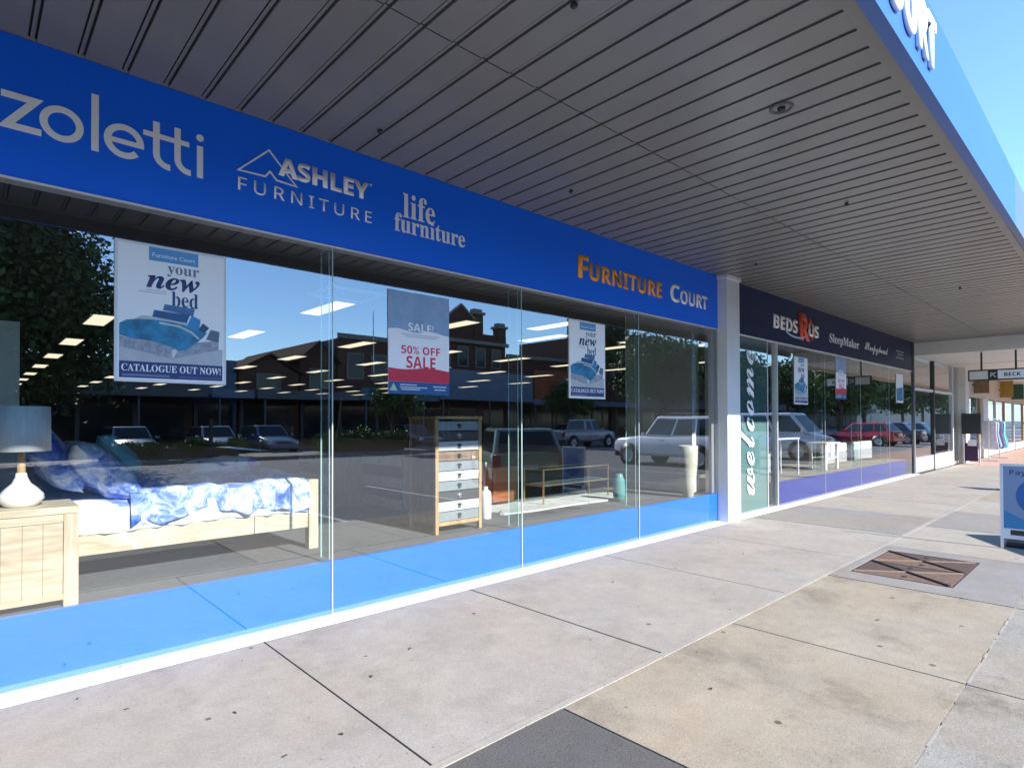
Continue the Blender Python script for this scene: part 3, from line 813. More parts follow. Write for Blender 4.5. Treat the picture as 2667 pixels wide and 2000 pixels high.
# lamp
lp = thing('table_lamp', 'white gourd shaped table lamp with pale grey drum shade on the bedside cabinet', 'lamp', (.243, .35, FZ + .599))
MB().lathe([(0, 0), (.072, 0), (.085, .008), (.112, .045), (.108, .072), (.078, .108), (.045, .14), (.030, .175), (.026, .20), (0, .20)], 32).build('lamp_base', PORC, lp)
MB().tube([(0, 0, .19), (0, 0, .34)], [.022, .018], 14).build('stem', HONEY, lp)
MB().lathe([(.139, .331), (.143, .331), (.139, .60), (.135, .60), (.139, .331)], 36).build('lamp_shade', SHADE, lp)
# bed
bed = thing('pine_bed', 'pale pine double bed dressed with blue and white cotton bedding', 'bed', (0, 0, FZ))
YN, YFAR = .66, 2.22
for y in (YN, YFAR):
    bevel(box('bed_post', (2.172, y, 0), (2.258, y + .085, .60), PINEV, bed), .005)
    box('bed_post', (.02, y, 0), (.105, y + .085, .95), PINEV, bed, .005)
box('side_rail', (.106, YN + .02, .19), (1.72, YN + .06, .345), PINEH, bed, .003)
box('side_rail', (1.725, YN + .022, .19), (2.171, YN + .06, .345), PINEH, bed, .003)
box('side_rail', (.106, YFAR + .02, .19), (2.171, YFAR + .06, .345), PINEH, bed)
box('end_rail', (2.19, YN + .086, .19), (2.24, YFAR - .001, .345), PINEH, bed)
for k in range(6): box('headboard_slat', (.04, YN + .09 + k * .245, .35), (.08, YN + .09 + k * .245 + .235, .92), PINEV, bed)
# mattress
bevel(box('mattress', (.115, YN + .065, .25), (2.16, YFAR + .01, .53), SHEET, bed), .05, 4)
# draped sheet and quilt (grids with real folds)
def drape(name, x0, x1, ytop0, ytop1, z_top, hang, m, seed, amp=.02, wave=26, ny=46, nx=110, edge=.035, out=.0, humps=None):
    """cloth that lies over the mattress and hangs down its street side"""
    rs = np.random.default_rng(seed)
    ph = rs.uniform(0, 6.28, 8)
    vs_ = []; fs_ = []
    for i in range(nx + 1):
        x = x0 + (x1 - x0) * i / nx
        lowest = hang + edge * (.6 * math.sin(x * 5.1 + ph[0]) + .4 * math.sin(x * 12.7 + ph[1]) + .25 * math.sin(x * 31 + ph[2]))
        for j in range(ny + 1):
            t = j / ny
            if t < .30:                                # hanging part
                s = t / .30
                z = lowest + (z_top - .03 - lowest) * s
                fold = amp * (1 - .55 * s) * (math.sin(x * wave + ph[3] + 1.4 * math.sin(x * 6 + ph[4])) + .5 * math.sin(x * wave * 2.3 + ph[5] + s * 2))
                y = ytop0 - .012 - out + fold * -1 - .012 * (1 - s)
            else:
                s = (t - .30) / .70
                y = ytop0 + (ytop1 - ytop0) * s
                rim = 1 - math.exp(-s * 22)
                z = z_top - .03 + .03 * rim + amp * .7 * (math.sin(x * 9 + y * 7 + ph[6]) * math.sin(y * 11 - x * 3 + ph[7])) + amp * .35 * math.sin(x * 27 + y * 19)
                if humps:
                    for hx, hy, hr, hh in humps:
                        z += hh * math.exp(-((x - hx) ** 2 + (y - hy) ** 2) / hr ** 2)
            vs_.append((x, y, z))
    for i in range(nx):
        for j in range(ny):
            a = i * (ny + 1) + j
            fs_.append((a, a + ny + 1, a + ny + 2, a + 1))
    o = MB().add(vs_, fs_, None, True).build(name, m, bed)
    sol = o.modifiers.new('thickness', 'SOLIDIFY'); sol.thickness = .008
    return o
drape('sheet', .12, 2.168, YN + .035, YFAR + .02, .55, .335, SHEET, 3, .010, 34, edge=.012)
drape('quilt', .86, 2.176, YN + .028, YFAR + .03, .62, .385, TIE, 11, .026, 17, edge=.05, out=.012, humps=((1.0, 1.0, .16, .035), (1.45, 1.3, .3, .03), (2.0, 1.2, .3, .035), (1.25, 1.9, .3, .04)))
def pillow(name, w, h, t, loc, rot, m, parent=None, label=None, frill=0.0):
    nx = ny = 18; vs_ = []; fs_ = []
    rs = np.random.default_rng(int(abs(loc[0]) * 1000) + 5)
    a1, a2, a3 = rs.uniform(0, 6, 3)
    for side in (1, -1):
        for i in range(nx + 1):
            for j in range(ny + 1):
                u, v = i / nx * 2 - 1, j / ny * 2 - 1
                e_ = max(0, (1 - u ** 4) * (1 - v ** 4)) ** .55
                k = 1 - .07 * (abs(v) ** 2) * (1 - abs(u)) - .0
                wr = .012 * math.sin(u * 7 + a1 + v * 3) * math.sin(v * 8 + a2) + .006 * math.sin(u * 17 + v * 13 + a3)
                vs_.append((u * w / 2 * (1 - .06 * (1 - v * v) * 1), v * h / 2 * (1 - .06 * (1 - u * u)), side * (t / 2 * e_ + wr * e_)))
        o_ = (nx + 1) * (ny + 1) * (0 if side == 1 else 1)
        for i in range(nx):
            for j in range(ny):
                a = o_ + i * (ny + 1) + j
                q = (a, a + ny + 1, a + ny + 2, a + 1)
                fs_.append(q if side == 1 else tuple(reversed(q)))
    mb = MB(); mb.M = Matrix.Translation(loc) @ Matrix.Rotation(rot[2], 4, 'Z') @ Matrix.Rotation(rot[1], 4, 'Y') @ Matrix.Rotation(rot[0], 4, 'X')
    mb.add(vs_, fs_, None, True)
    o = mb.build(name, m, parent)
    return o
# pillows rest on the bed: things of their own
def pil(label, w, h, t, x, y, z, lean, yaw, m, cat='pillow'):
    z += .05; w *= 1.1; h *= 1.05; t *= 1.2; lean -= R(8)
    r = thing('pillow', label, cat, (x, y, z), 0, 'pillows piled at the head of the bed')
    pillow('cover', w, h, t, (0, 0, 0), (0, lean, yaw), m, r)
    return r
BL2 = mat('dark_teal_cotton', (.05, .13, .26), .85, var=.2, vscale=9)
pil('blue and white tie dyed pillow leaning nearest the window', .52, .64, .19, .70, 1.00, FZ + .70, R(52), R(8), TIE)
pil('blue patterned pillow behind the nearest pillow, against the headboard', .5, .66, .16, .44, 1.12, FZ + .80, R(68), R(4), TIE)
pil('turquoise square cushion standing upright in the middle of the bed', .40, .42, .13, .92, 1.45, FZ + .78, R(58), R(-12), PILT, 'cushion')
pil('dark teal pillow behind the turquoise cushion', .5, .62, .16, .45, 1.78, FZ + .72, R(62), R(0), BL2)
pil('white pillow lying flat on the far side of the bed', .62, .42, .14, 1.78, 1.85, FZ + .62, R(4), R(10), SHEET)
# second lamp-like headboard beside: upholstered board left of the lamp
hb = thing('upholstered_headboard', 'grey blue padded headboard standing behind the table lamp', 'headboard', (-.35, 1.25, FZ))
for k in range(3): bevel(box('padded_panel', (-.02, -.6 + k * .52, .0), (.10, -.09 + k * .52, 1.0), mat('grey_blue_fabric', (.13, .17, .20), .9, var=.1, vscale=30), hb), .03, 3)
wp = thing('display_wall', 'pale grey green wall panel at the left end of the display window', 'wall panel', (-.2, 1.5, FZ))
box('panel', (-1.5, 0, 0), (.49, .06, 1.86), mat('grey_green_paint', (.55, .62, .58), .8), wp)

# tall chest of drawers
def handle(x, z, y, parent, m):
    mb = MB(); mb.lathe([(.0, -.012), (.012, -.012), (.014, -.006), (.014, 0)], 10, (x, y, z), axis='y')
    ribbon(mb, arc(x, z - .004, .02, 200, 340, 8), .005, y - .006, .006)
    ribbon(mb, [(x - .028, z + .004), (x - .016, z + .014), (x, z + .018), (x + .016, z + .014), (x + .028, z + .004)], .008, y - .001, .006)
    return mb.build('handle', m, parent)
ch = thing('tall_chest_of_drawers', 'tall slim chest of ten drawers painted white and grey in a honey wood frame', 'chest of drawers', (3.322, .40, FZ))
CW, CH, CD = .585, 1.125, .46
for x in (0, CW - .038):
    for y in (0, CD - .038): box('leg', (x, y, 0), (x + .038, y + .038, CH - .001), HONEY, ch, .002)
box('top', (-.006, -.008, CH), (CW + .006, CD + .006, CH + .028), HONEY, ch, .003)
box('side_panel', (.005, .0385, .09), (.030, CD - .0385, CH - .002), BROWNW, ch)
box('side_panel', (CW - .030, .0385, .09), (CW - .005, CD - .0385, CH - .002), BROWNW, ch)
box('back_panel', (.0385, CD - .02, .09), (CW - .0385, CD - .005, CH - .002), BROWNW, ch)
DW = mat('drawer_white', (.72, .71, .68), .5, var=.08, vscale=20); DG = mat('drawer_grey', (.27, .30, .31), .5, var=.12, vscale=20)
DD = mat('drawer_charcoal', (.075, .075, .07), .5, var=.2, vscale=20); DB = mat('drawer_slate', (.33, .38, .43), .5, var=.1, vscale=20)
cols = [DG, DW, DD, DG, DW, DG, BROWNW, DW, DD, DB]
z = .115; hz = (CH - .02 - z) / 10
for k in range(10):
    d = bevel(box('drawer', (.040, .004, z + k * hz + .004), (CW - .040, .05, z + (k + 1) * hz - .004), cols[k], ch), .002, 1)
    handle(CW / 2, z + (k + .52) * hz, .004, d, BLACK if cols[k] in (DW, DB, BROWNW, DG) else ALU)
box('rail', (.0385, .008, .078), (CW - .0385, .04, .114), HONEY, ch)
# low chests further inside, facing left
def low_chest(label, x, y, n=5, W=.98, H=.70):
    t = thing('low_chest_of_drawers', label, 'chest of drawers', (x, y, FZ), -math.pi / 2, 'low chests behind the tall chest')
    box('carcass', (0, .012, .04), (W, .44, H), BROWNW, t)
    for xx in (0, W - .04): box('leg', (xx, .0, 0), (xx + .04, .011, .039), HONEY, t)
    hz = (H - .06) / n
    for k in range(n):
        m = (DW, DD, DW, DD, DW)[k % 5]
        d = box('drawer', (.03, -.002, .05 + k * hz + .006), (W - .03, .0115, .05 + (k + 1) * hz - .004), m, t)
        handle(W / 2, .05 + (k + .5) * hz, -.002, d, BLACK)
    return t
low_chest('low dark chest with pale drawer fronts just left of the tall chest', 3.73, 2.62, 5)
low_chest('low dark chest with pale drawer fronts, the farther and leftmost of two', 3.30, 3.55, 5)
# rust brown cabinet
cb = thing('wooden_cabinet', 'rust brown low wooden cabinet behind the white bottle', 'cabinet', (4.58, 1.52, FZ))
box('body', (0, 0.012, .03), (.90, .5, .47), RUSTW, cb, .003); box('top', (-.01, -.01, .471), (.91, .51, .495), RUSTW, cb, .003)
for k in range(2): box('door', (.01 + k * .445, 0, .04), (.445 + k * .445, .011, .465), RUSTW, cb)
# bottle, teal vase, tall vase
b1 = MB().lathe([(0, 0), (.058, 0), (.064, .01), (.064, .27), (.055, .31), (.027, .33), (.024, .365), (0, .365)], 24).build('tall_bottle', PORC, None, (4.30, .80, FZ))
tag(b1, 'white ceramic bottle on the floor right of the tall chest', 'bottle')
b2 = MB().lathe([(0, 0), (.07, 0), (.085, .1), (.08, .28), (.05, .36), (.045, .38), (0, .38)], 22).build('teal_bottle', TEALG, None, (6.55, .62, FZ))
tag(b2, 'teal glazed bottle on the floor right of the brass console', 'bottle')
vb = MB().lathe([(0, 0), (.062, 0), (.07, .01), (.105, .22), (.128, .46), (.136, .64), (.134, .735), (.126, .745), (.118, .735), (.115, .6), (0, .58)], 36).build('tall_vase', VASEM, None, (7.62, .19, FZ))
tag(vb, 'tall cream tapering floor vase by the steel jamb', 'vase')
# rug
rb = MB(); n = 40
vs_ = []; fs_ = []
out = []
for k in range(n):
    a = 2 * math.pi * k / n
    r = 1 + .07 * math.sin(5 * a + 1) + .05 * math.sin(9 * a)
    out.append((5.80 + 1.22 * math.copysign(abs(math.cos(a)) ** .55, math.cos(a)) * r, 1.12 + .36 * math.copysign(abs(math.sin(a)) ** .6, math.sin(a)) * r))
rb.add([(p[0], p[1], FZ + .001) for p in out] + [(p[0], p[1], FZ + .022) for p in out], [tuple(range(n, 2 * n))] + [(i, (i + 1) % n, (i + 1) % n + n, i + n) for i in range(n)])
tag(rb.build('hide_rug', RUG), 'white hide rug under the brass console', 'rug')
# brass console
bc = thing('brass_console', 'slim brass framed console with two glass shelves on the white rug', 'console table', (5.47, 1.02, FZ + .023))
for x in (0, 1.35):
    for y in (0, .36): MB().bar((x, y, 0), (x, y, .455 if x == 0 or y else .455), .018).build('leg', BRASS, bc)
for z in (.445, .235):
    for y in (0, .36): MB().bar((.0095, y, z), (1.3405, y, z), .014).build('rail', BRASS, bc)
    for x in (0, 1.35): MB().bar((x, .0095, z), (x, .3505, z), .014).build('rail', BRASS, bc)
    box('shelf', (.0075, .0075, z + .0075), (1.3425, .3525, z + .0135), clear('shelf_glass', (.8, .88, .86), .18, (.5, .6, .58), .05), bc)

# bedding shop items
st = thing('white_stool', 'white painted step stool with cut out sides behind the royal blue plinth', 'stool', (13.7, .40, .411))
for x in (0, .72):
    for y in (0, .3): box('leg', (x, y, 0), (x + .09, y + .05, .56), WHITE, st, .004)
box('seat', (-.03, -.03, .561), (.84, .38, .60), WHITE, st, .006)
box('shelf', (.091, .02, .24), (.719, .33, .27), WHITE, st)
box('stretcher', (.30, .0, .27), (.50, .02, .56), WHITE, st)
tf = thing('white_console', 'thin white metal console table beside the entry', 'console table', (11.15, .45, .411))
for x in (0, 1.15):
    for y in (0, .35): MB().bar((x, y, 0), (x, y, .72), .03).build('leg', WHITE, tf)
box('tabletop', (-.03, -.03, .72), (1.18, .38, .745), WHITE, tf)
ob = thing('grey_ottoman', 'low pale grey upholstered ottoman under the white console', 'ottoman', (11.2, .75, .411))
bevel(box('cushion', (0, 0, .05), (.8, .5, .42), mat('pale_grey_fabric', (.42, .41, .39), .9, var=.08, vscale=30), ob), .03, 3)
for x in (.05, .72):
    for y in (.05, .42): box('foot', (x, y, 0), (x + .03, y + .03, .049), BLACK, ob)
for k, (x, y) in enumerate(((15.2, .9), (17.3, .9))):
    pb = thing('mattress_on_base', ('white mattress on a pale base behind the sale poster', 'white mattress on a pale base at the far end of the second bay')[k], 'bed', (x, y, .411))
    bevel(box('base', (0, 0, .02), (1.5, 2.0, .28), mat('pale_grey_fabric'), pb), .02, 2); bevel(box('mattress', (0, 0, .281), (1.5, 2.0, .52), WHITE, pb), .04, 3)

# ================================================================== STREET FURNITURE
def pavement_sign(loc, rz, label, full=True):
    t = thing('pavement_sign', label, 'pavement sign', loc, rz, 'pavement signs along the kerb')
    W, Hh = .64, .993
    pn = box('panel', (.004, -W + .03, .15), (.020, -.03, Hh - .03), mat('aframe_slate', (.20, .29, .46), .3), t)
    for a, b in (((-.002, -.03, .12), (.026, 0, Hh)), ((-.002, -W, .12), (.026, -W + .03, Hh)), ((-.002, -W + .03, Hh - .03), (.026, -.03, Hh)), ((-.002, -W + .03, .12), (.026, -.03, .15))):
        box('frame', a, b, ALUW, t)
    for y in (-.03, -W): box('leg', (.002, y, 0), (.022, y + .03, .1195), ALU, t)
    bevel(box('base', (.10, -W + .04, .0), (.42, -.04, .06), BLACK, t), .03, 2)
    MA = Matrix(((0, 1, 0, 0), (-1, 0, 0, 0), (0, 0, 1, 0), (0, 0, 0, 1)))      # drawing x runs along -y, facing -x
    mb = MB(); mb.M = MA
    mb.poly([(.03, .24), (W - .03, .24), (W - .03, .40), (.38, .33), (.2, .36), (.03, .45)], .0035, .0006, mat('aframe_teal', (.02, .22, .46), .3))
    mb.poly(arc(.36, .62, .22, 150, 510, 30)[:-1], .0028, .0006, mat('aframe_blue', (.005, .11, .38), .3))
    mb.poly([(.03, .15), (W - .03, .15), (W - .03, .239), (.03, .239)], .0035, .0006, ALUW)
    mb.poly([(.09, .165), (W - .06, .165), (W - .06, .225), (.09, .225)], .0028, .0006, BLACK)
    mb.build('artwork', None, pn)
    if full:
        text_obj('lettering', SANSB('Pay'), .085, .235, .845, .92, .0033, mat('aframe_navy', (.02, .05, .14), .3), pn, .0006, M=MA, res=3)
    return t
pavement_sign((8.855, -3.137, 0), R(4), 'white framed blue pavement sign reading Pay, standing by the kerb')
pavement_sign((16.5, -3.05, 0), R(-38), 'farther pavement sign whose shadow falls across the footpath')

# ================================================================== NEIGHBOURING SHOPS
nb_ = thing('neighbouring_shop', 'cream shop with tall glass front and pale soffit beyond the navy fascia', 'shop')
box('glass_frame', (19.33, -.01, 0), (19.40, .08, 3.3), ALU, nb_)
def npane(x0, x1, z0, z1, y=.02, t=.008): return pane(x0, x1, z0, z1, y, t, nb_)
npane(19.41, 21.55, .45, 2.34); npane(19.41, 21.55, 2.42, 3.3); npane(21.66, 24.3, .45, 2.34); npane(21.66, 24.3, 2.42, 3.3)
box('transom', (19.40, -.01, 2.34), (24.35, .07, 2.42), ALUW, nb_)
box('mullion', (21.55, -.03, .0), (21.65, .09, 3.3), DGREY, nb_)
box('kick_panel', (19.40, -.015, .02), (21.55, .06, .45), ALU, nb_)
box('kick_panel', (21.66, -.02, .0), (24.35, .08, .45), OFFW, nb_)
box('mullion', (24.3, -.01, 0), (24.4, .09, 3.3), ALUW, nb_)
npane(24.41, 25.2, .1, 3.3)
bevel(box('column', (25.2, -.22, 0), (25.75, .2, 3.5), OFFW, nb_), .01)
box('wall', (25.76, 0, 2.35), (60, .3, 3.5), CREAM, nb_)
pr = 25.8
for k, (x0, x1) in enumerate(((25.8, 27.0), (27.1, 29.3), (30.6, 33), (33.3, 35.5), (35.8, 38.5), (39, 42), (42.4, 46), (46.5, 52))):
    npane(x0 + .03, x1 - .03, .35, 2.30)
    box('mullion', (x1 - .025, -.02, 0), (x1 + .08, .08, 2.349), (OFFW, HONEY)[k % 2], nb_)
    box('kick_panel', (x0, -.02, 0), (x1 - .03, .08, .34), (OFFW, OFFW, CREAM)[k % 3], nb_)
box('pier', (29.4, -.1, 0), (30.5, .3, 2.349), OFFW, nb_)
box('upper_wall', (19.4, -.0, 3.50), (60, .3, 5), CREAM, nb_)
struct(MB().box((19.34, .0, 0), (60, 8, .1)).build('neighbour_shop_floor', mat('beige_carpet')))
struct(MB().box((19.51, 6, 0), (60, 6.2, 3.5)).build('neighbour_shop_wall', GREYB))
struct(MB().box((19.51, .32, 3.31), (60, 6, 3.5)).build('neighbour_shop_ceiling', OFFW))
na = thing('pale_awning', 'pale flat awning over the farther shops, past the grey metal one', 'awning')
box('soffit', (19.42, -3.2, 3.30), (60, -.001, 3.42), OFFW, na)
for x in (23.5, 28, 33, 38, 44): box('cover_strip', (x, -3.2, 3.285), (x + .08, -.001, 3.2995), OFFW, na)
box('end_board', (19.402, -3.2, 3.30), (19.419, -.001, 3.68), OFFW, na)
box('fascia', (19.42, -3.3, 3.2), (60, -3.201, 3.7), CREAM, na)
for k in range(3):
    x = 24.5 + k * 8
    dd = thing('hanging_sign', ('long black framed hanging sign with pale panels over the footpath', 'second hanging sign farther along the footpath', 'farthest hanging sign over the footpath')[k], 'sign', (19.7 if k == 0 else x + 6, -1.15, 0))
    zt = 2.83 if k == 0 else 2.95
    box('frame', (0, -1.25, zt - .29), (.09, .0, zt), BLACK, dd)
    sgn = [box('panel', (-.004, -.42, zt - .255), (-.0005, -.03, zt - .035), OFFW, dd), box('panel', (-.004, -1.22, zt - .255), (-.0005, -.62, zt - .035), mat('poster_paper'), dd)]
    box('rod', (.03, -.3, zt), (.06, -.26, 3.30), BLACK, dd); box('rod', (.03, -1.0, zt), (.06, -.96, 3.30), BLACK, dd)
    if k == 0:
        MS = Matrix(((0, 1, 0, 0), (-1, 0, 0, 0), (0, 0, 1, 0), (0, 0, 0, 1)))
        text_obj('lettering', SANSB('PC'), .47, .59, zt - .21, zt - .08, -.0045, OFFW, dd, .002, M=MS, res=2)
        text_obj('lettering', SANSB('BECK'), .75, 1.08, zt - .20, zt - .10, -.0045, BLACK, dd, .002, M=MS, res=2)
for k, (x, c_, lab) in enumerate(((34.2, (.34, .21, .03), 'orange and yellow square sign on the cream wall'), (38.6, (.02, .09, .06), 'dark green square sign on the cream wall farther along'), (30.2, (.20, .13, .07), 'brown square sign plate near the white column'))):
    x = (34.0, 37.5, 27.8)[k]
    s = thing('wall_sign', lab, 'sign', (x, 0, 2.5))
    box('panel', (0, -.50, 0), (.06, -.04, .74) if k < 2 else (.06, -.04, .50), mat('sign_face_%d' % k, c_, .5, var=.3, vscale=9), s); box('bracket', (.01, -.039, .3), (.05, -.001, .36), BLACK, s)
# black notice board
nbd = thing('notice_board', 'black notice board on a stand beside the white column', 'notice board', (25.0, -.12, 0))
box('board', (0, -.52, 1.02), (.06, .0, 1.72), BLACK, nbd)
box('leg', (.01, -.06, 0), (.05, -.02, 1.02), OFFW, nbd); box('leg', (.01, -.50, 0), (.05, -.46, 1.02), OFFW, nbd)
box('bin', (-.1, -.45, .1), (.0, -.10, .72), mat('dark_plum_cloth', (.05, .02, .06), .8), nbd); box('card', (-.106, -.42, .62), (-.1005, -.18, .82), OFFW, nbd)
# clothes rack with garments
rk = thing('clothes_rack', 'metal clothes rack standing on the footpath beyond the notice board', 'clothes rack', (27.2, -.55, 0))
for x in (0, 2.4): MB().bar((x, 0, 0), (x, 0, 1.55), .035).build('post', ALU, rk); MB().bar((x, -.25, .02), (x, .25, .02), .04).build('foot', ALU, rk)
MB().bar((.018, 0, 1.53), (2.382, 0, 1.53), .03).build('rail', ALU, rk)
gc = [((.60, .60, .66), 'white'), ((.10, .13, .24), 'navy'), ((.30, .36, .50), 'denim blue'), ((.03, .03, .04), 'black'), ((.05, .04, .09), 'dark plum'), ((.12, .2, .4), 'mid blue'), ((.015, .018, .03), 'inky black'), ((.45, .68, .52), 'mint green'), ((.02, .48, .56), 'turquoise')]
for k, (c_, nm) in enumerate(gc):
    x = .15 + k * .26
    mb = MB(); vs_ = []; fs_ = []
    prof = [(1.47, .04), (1.42, .20), (1.32, .22), (1.0, .20), (.55, .26 + .02 * (k % 3)), (.42 + .03 * (k % 4), .28)]
    nx = 10
    for z_, hw_ in prof:
        for i in range(nx + 1):
            u = i / nx * 2 - 1
            vs_.append((.035 + .02 * math.sin(u * 9 + k), u * hw_, z_))
        for i in range(nx + 1):
            u = i / nx * 2 - 1
            vs_.append((-.035 + .02 * math.sin(u * 8 + k + 1), u * hw_, z_))
    rw = 2 * (nx + 1)
    for r_ in range(len(prof) - 1):
        for i in range(nx):
            a = r_ * rw + i; fs_.append((a, a + 1, a + rw + 1, a + rw)); a += nx + 1; fs_.append((a + 1, a, a + rw, a + rw + 1))
        for a, b in ((0, nx + 1), (nx, 2 * nx + 1)):
            a += r_ * rw; b += r_ * rw; fs_.append((a, a + rw, b + rw, b) if a % rw == 0 else (b, b + rw, a + rw, a))
    mb.add(vs_, fs_, None, True)
    tag(mb.build('garment', mat('cloth_%s' % nm.replace(' ', '_'), c_, .85, var=.2, vscale=12), None, (27.2 + x, -.55, 0)), nm + ' garment hanging on the footpath clothes rack', 'garment', 'garments on the clothes rack')

# ================================================================== CARS
def car(kind, label, loc, heading, paint, group=None, L=4.3, W=1.74, H=1.47, suv=False):
    t = thing('parked_car' if kind != 'ute' else 'utility_truck', label, {'van': 'van', 'ute': 'pickup truck'}.get(kind, 'car'), loc, heading, group)
    hl, hwid = L / 2, W / 2
    sill = .24 if not (suv or kind in ('ute', 'van')) else .36
    belt = {'hatch': .90, 'suv': 1.08, 'van': 1.10, 'ute': 1.06, 'sedan': .90}[kind]
    hood = {'hatch': .86, 'suv': 1.04, 'van': 1.02, 'ute': 1.04, 'sedan': .82}[kind]
    wr = .31 if not (suv or kind in ('ute', 'van')) else .36
    # body stations: x, z low, z top, half-width factor
    if kind == 'hatch': st_ = [(-hl, .42, .78, .86), (-hl + .06, .30, .92, .95), (-hl + .5, sill, .93, 1), (-.2, sill, belt, 1), (hl - 1.15, sill, belt, .99), (hl - .7, sill, hood - .03, .96), (hl - .2, .28, .70, .88), (hl, .36, .58, .78)]
    elif kind == 'sedan': st_ = [(-hl, .42, .80, .84), (-hl + .06, .30, .93, .93), (-hl + .75, sill, .95, .98), (-.2, sill, belt, 1), (hl - 1.35, sill, belt, .99), (hl - .8, sill, hood, .96), (hl - .2, .28, .68, .88), (hl, .36, .56, .78)]
    elif kind == 'suv': st_ = [(-hl, .50, 1.0, .9), (-hl + .06, .42, 1.10, .96), (-hl + .5, sill, 1.11, 1), (-.2, sill, belt, 1), (hl - 1.4, sill, belt, 1), (hl - .9, sill, hood, .98), (hl - .2, .42, .98, .94), (hl, .48, .86, .88)]
    elif kind == 'van': st_ = [(-hl, .42, 1.05, .93), (-hl + .05, .36, 1.12, .97), (0, sill, belt, 1), (hl - .8, sill, belt, 1), (hl - .35, sill, 1.05, .98), (hl - .04, .40, .92, .94), (hl, .45, .80, .9)]
    else: st_ = [(-hl, .50, 1.02, .94), (-hl + .03, .46, 1.05, .96), (-.6, sill, 1.05, .98), (-.5, sill, belt, 1), (.9, sill, belt, 1), (hl - .9, sill, hood, .98), (hl - .1, .42, .95, .93), (hl, .48, .80, .88)]
    vs_ = []; fs_ = []; sec = 12
    for x, zl, zt_, k in st_:
        w_ = hwid * k; zm = zl + (zt_ - zl) * .55
        half = [(w_ * .86, zl), (w_ * .99, zl + (zt_ - zl) * .16), (w_, zm), (w_ * .975, zl + (zt_ - zl) * .86), (w_ * .90, zt_), (w_ * .45, zt_ + .035)]
        ring = [(x, -y, z) for y, z in half] + [(x, y, z) for y, z in reversed(half)]
        vs_ += ring
    n = 12
    for i in range(len(st_) - 1):
        for k in range(n):
            a, b = i * n + k, i * n + (k + 1) % n
            fs_.append((a, a + n, b + n, b))
    fs_ += [tuple(range(n)), tuple(reversed(range((len(st_) - 1) * n, len(st_) * n)))]
    body = MB().add(vs_, fs_, None, True).build('body', paint, t)
    sub = body.modifiers.new('bev', 'BEVEL'); sub.width = .03; sub.segments = 2; sub.limit_method = 'ANGLE'; sub.angle_limit = R(35)
    # greenhouse: (rear base, rear roof, front roof, front base)
    gh = {'hatch': (-hl + .10, -hl + .55, .25, hl - 1.25), 'sedan': (-hl + .55, -hl + 1.15, .3, hl - 1.35), 'suv': (-hl + .06, -hl + .30, .35, hl - 1.45), 'van': (-hl + .04, -hl + .16, hl - 1.15, hl - .42), 'ute': (-.55, -.42, .55, 1.15)}[kind]
    zb = (belt if kind != 'hatch' else .90) - .02; zr = H
    wb, wt = hwid * .93, hwid * (.76 if kind != 'van' else .86)
    def P(s, tt, side):       # s 0..1 along, tt 0..1 up
        xb = gh[0] + (gh[3] - gh[0]) * s; xr = gh[1] + (gh[2] - gh[1]) * s
        return Vector((xb + (xr - xb) * tt, side * (wb + (wt - wb) * tt), zb + (zr - zb) * tt))
    cab = MB(); c8 = [P(0, 0, -1), P(1, 0, -1), P(1, 0, 1), P(0, 0, 1), P(0, 1, -1), P(1, 1, -1), P(1, 1, 1), P(0, 1, 1)]
    cab.add(c8, [(0, 3, 2, 1), (4, 5, 6, 7), (0, 1, 5, 4), (1, 2, 6, 5), (2, 3, 7, 6), (3, 0, 4, 7)])
    cabin = bevel(cab.build('cabin', paint, t), .07, 3)
    def quad(name, pts, m, off):
        n_ = (pts[1] - pts[0]).cross(pts[3] - pts[0]).normalized()
        mb = MB(); q = [p + n_ * off for p in pts]; q2 = [p - n_ * .01 for p in pts]
        mb.add(q + q2, [(0, 1, 2, 3), (0, 4, 5, 1), (1, 5, 6, 2), (2, 6, 7, 3), (3, 7, 4, 0)]); return mb.build(name, m, t)
    cuts = {'hatch': ((.06, .30), (.33, .60), (.63, .95)), 'sedan': ((.06, .45), (.49, .95)), 'suv': ((.04, .28), (.31, .60), (.63, .96)), 'van': ((.05, .36), (.40, .68), (.72, .96)), 'ute': ((.08, .44), (.50, .95))}[kind]
    for side in (-1, 1):
        for a, b in cuts:
            pts = [P(a, .10, side), P(b, .10, side), P(b, .86, side), P(a, .86, side)]
            if side == 1: pts = [pts[1], pts[0], pts[3], pts[2]]
            quad('side_window', pts, CARG, .006)
    def lerp(a, b, k): return a + (b - a) * k
    def endq(s, name, lo=.1, hi=.88):
        a, b, c, d = P(s, 0, -1), P(s, 0, 1), P(s, 1, 1), P(s, 1, -1)
        l0, r0 = lerp(a, d, lo), lerp(b, c, lo); l1, r1 = lerp(a, d, hi), lerp(b, c, hi)
        q = [lerp(l0, r0, .07), lerp(l0, r0, .93), lerp(l1, r1, .93), lerp(l1, r1, .07)]
        if s == 0: q = [q[1], q[0], q[3], q[2]]
        quad(name, q, CARG, .006)
    endq(1, 'windscreen'); endq(0, 'rear_window')
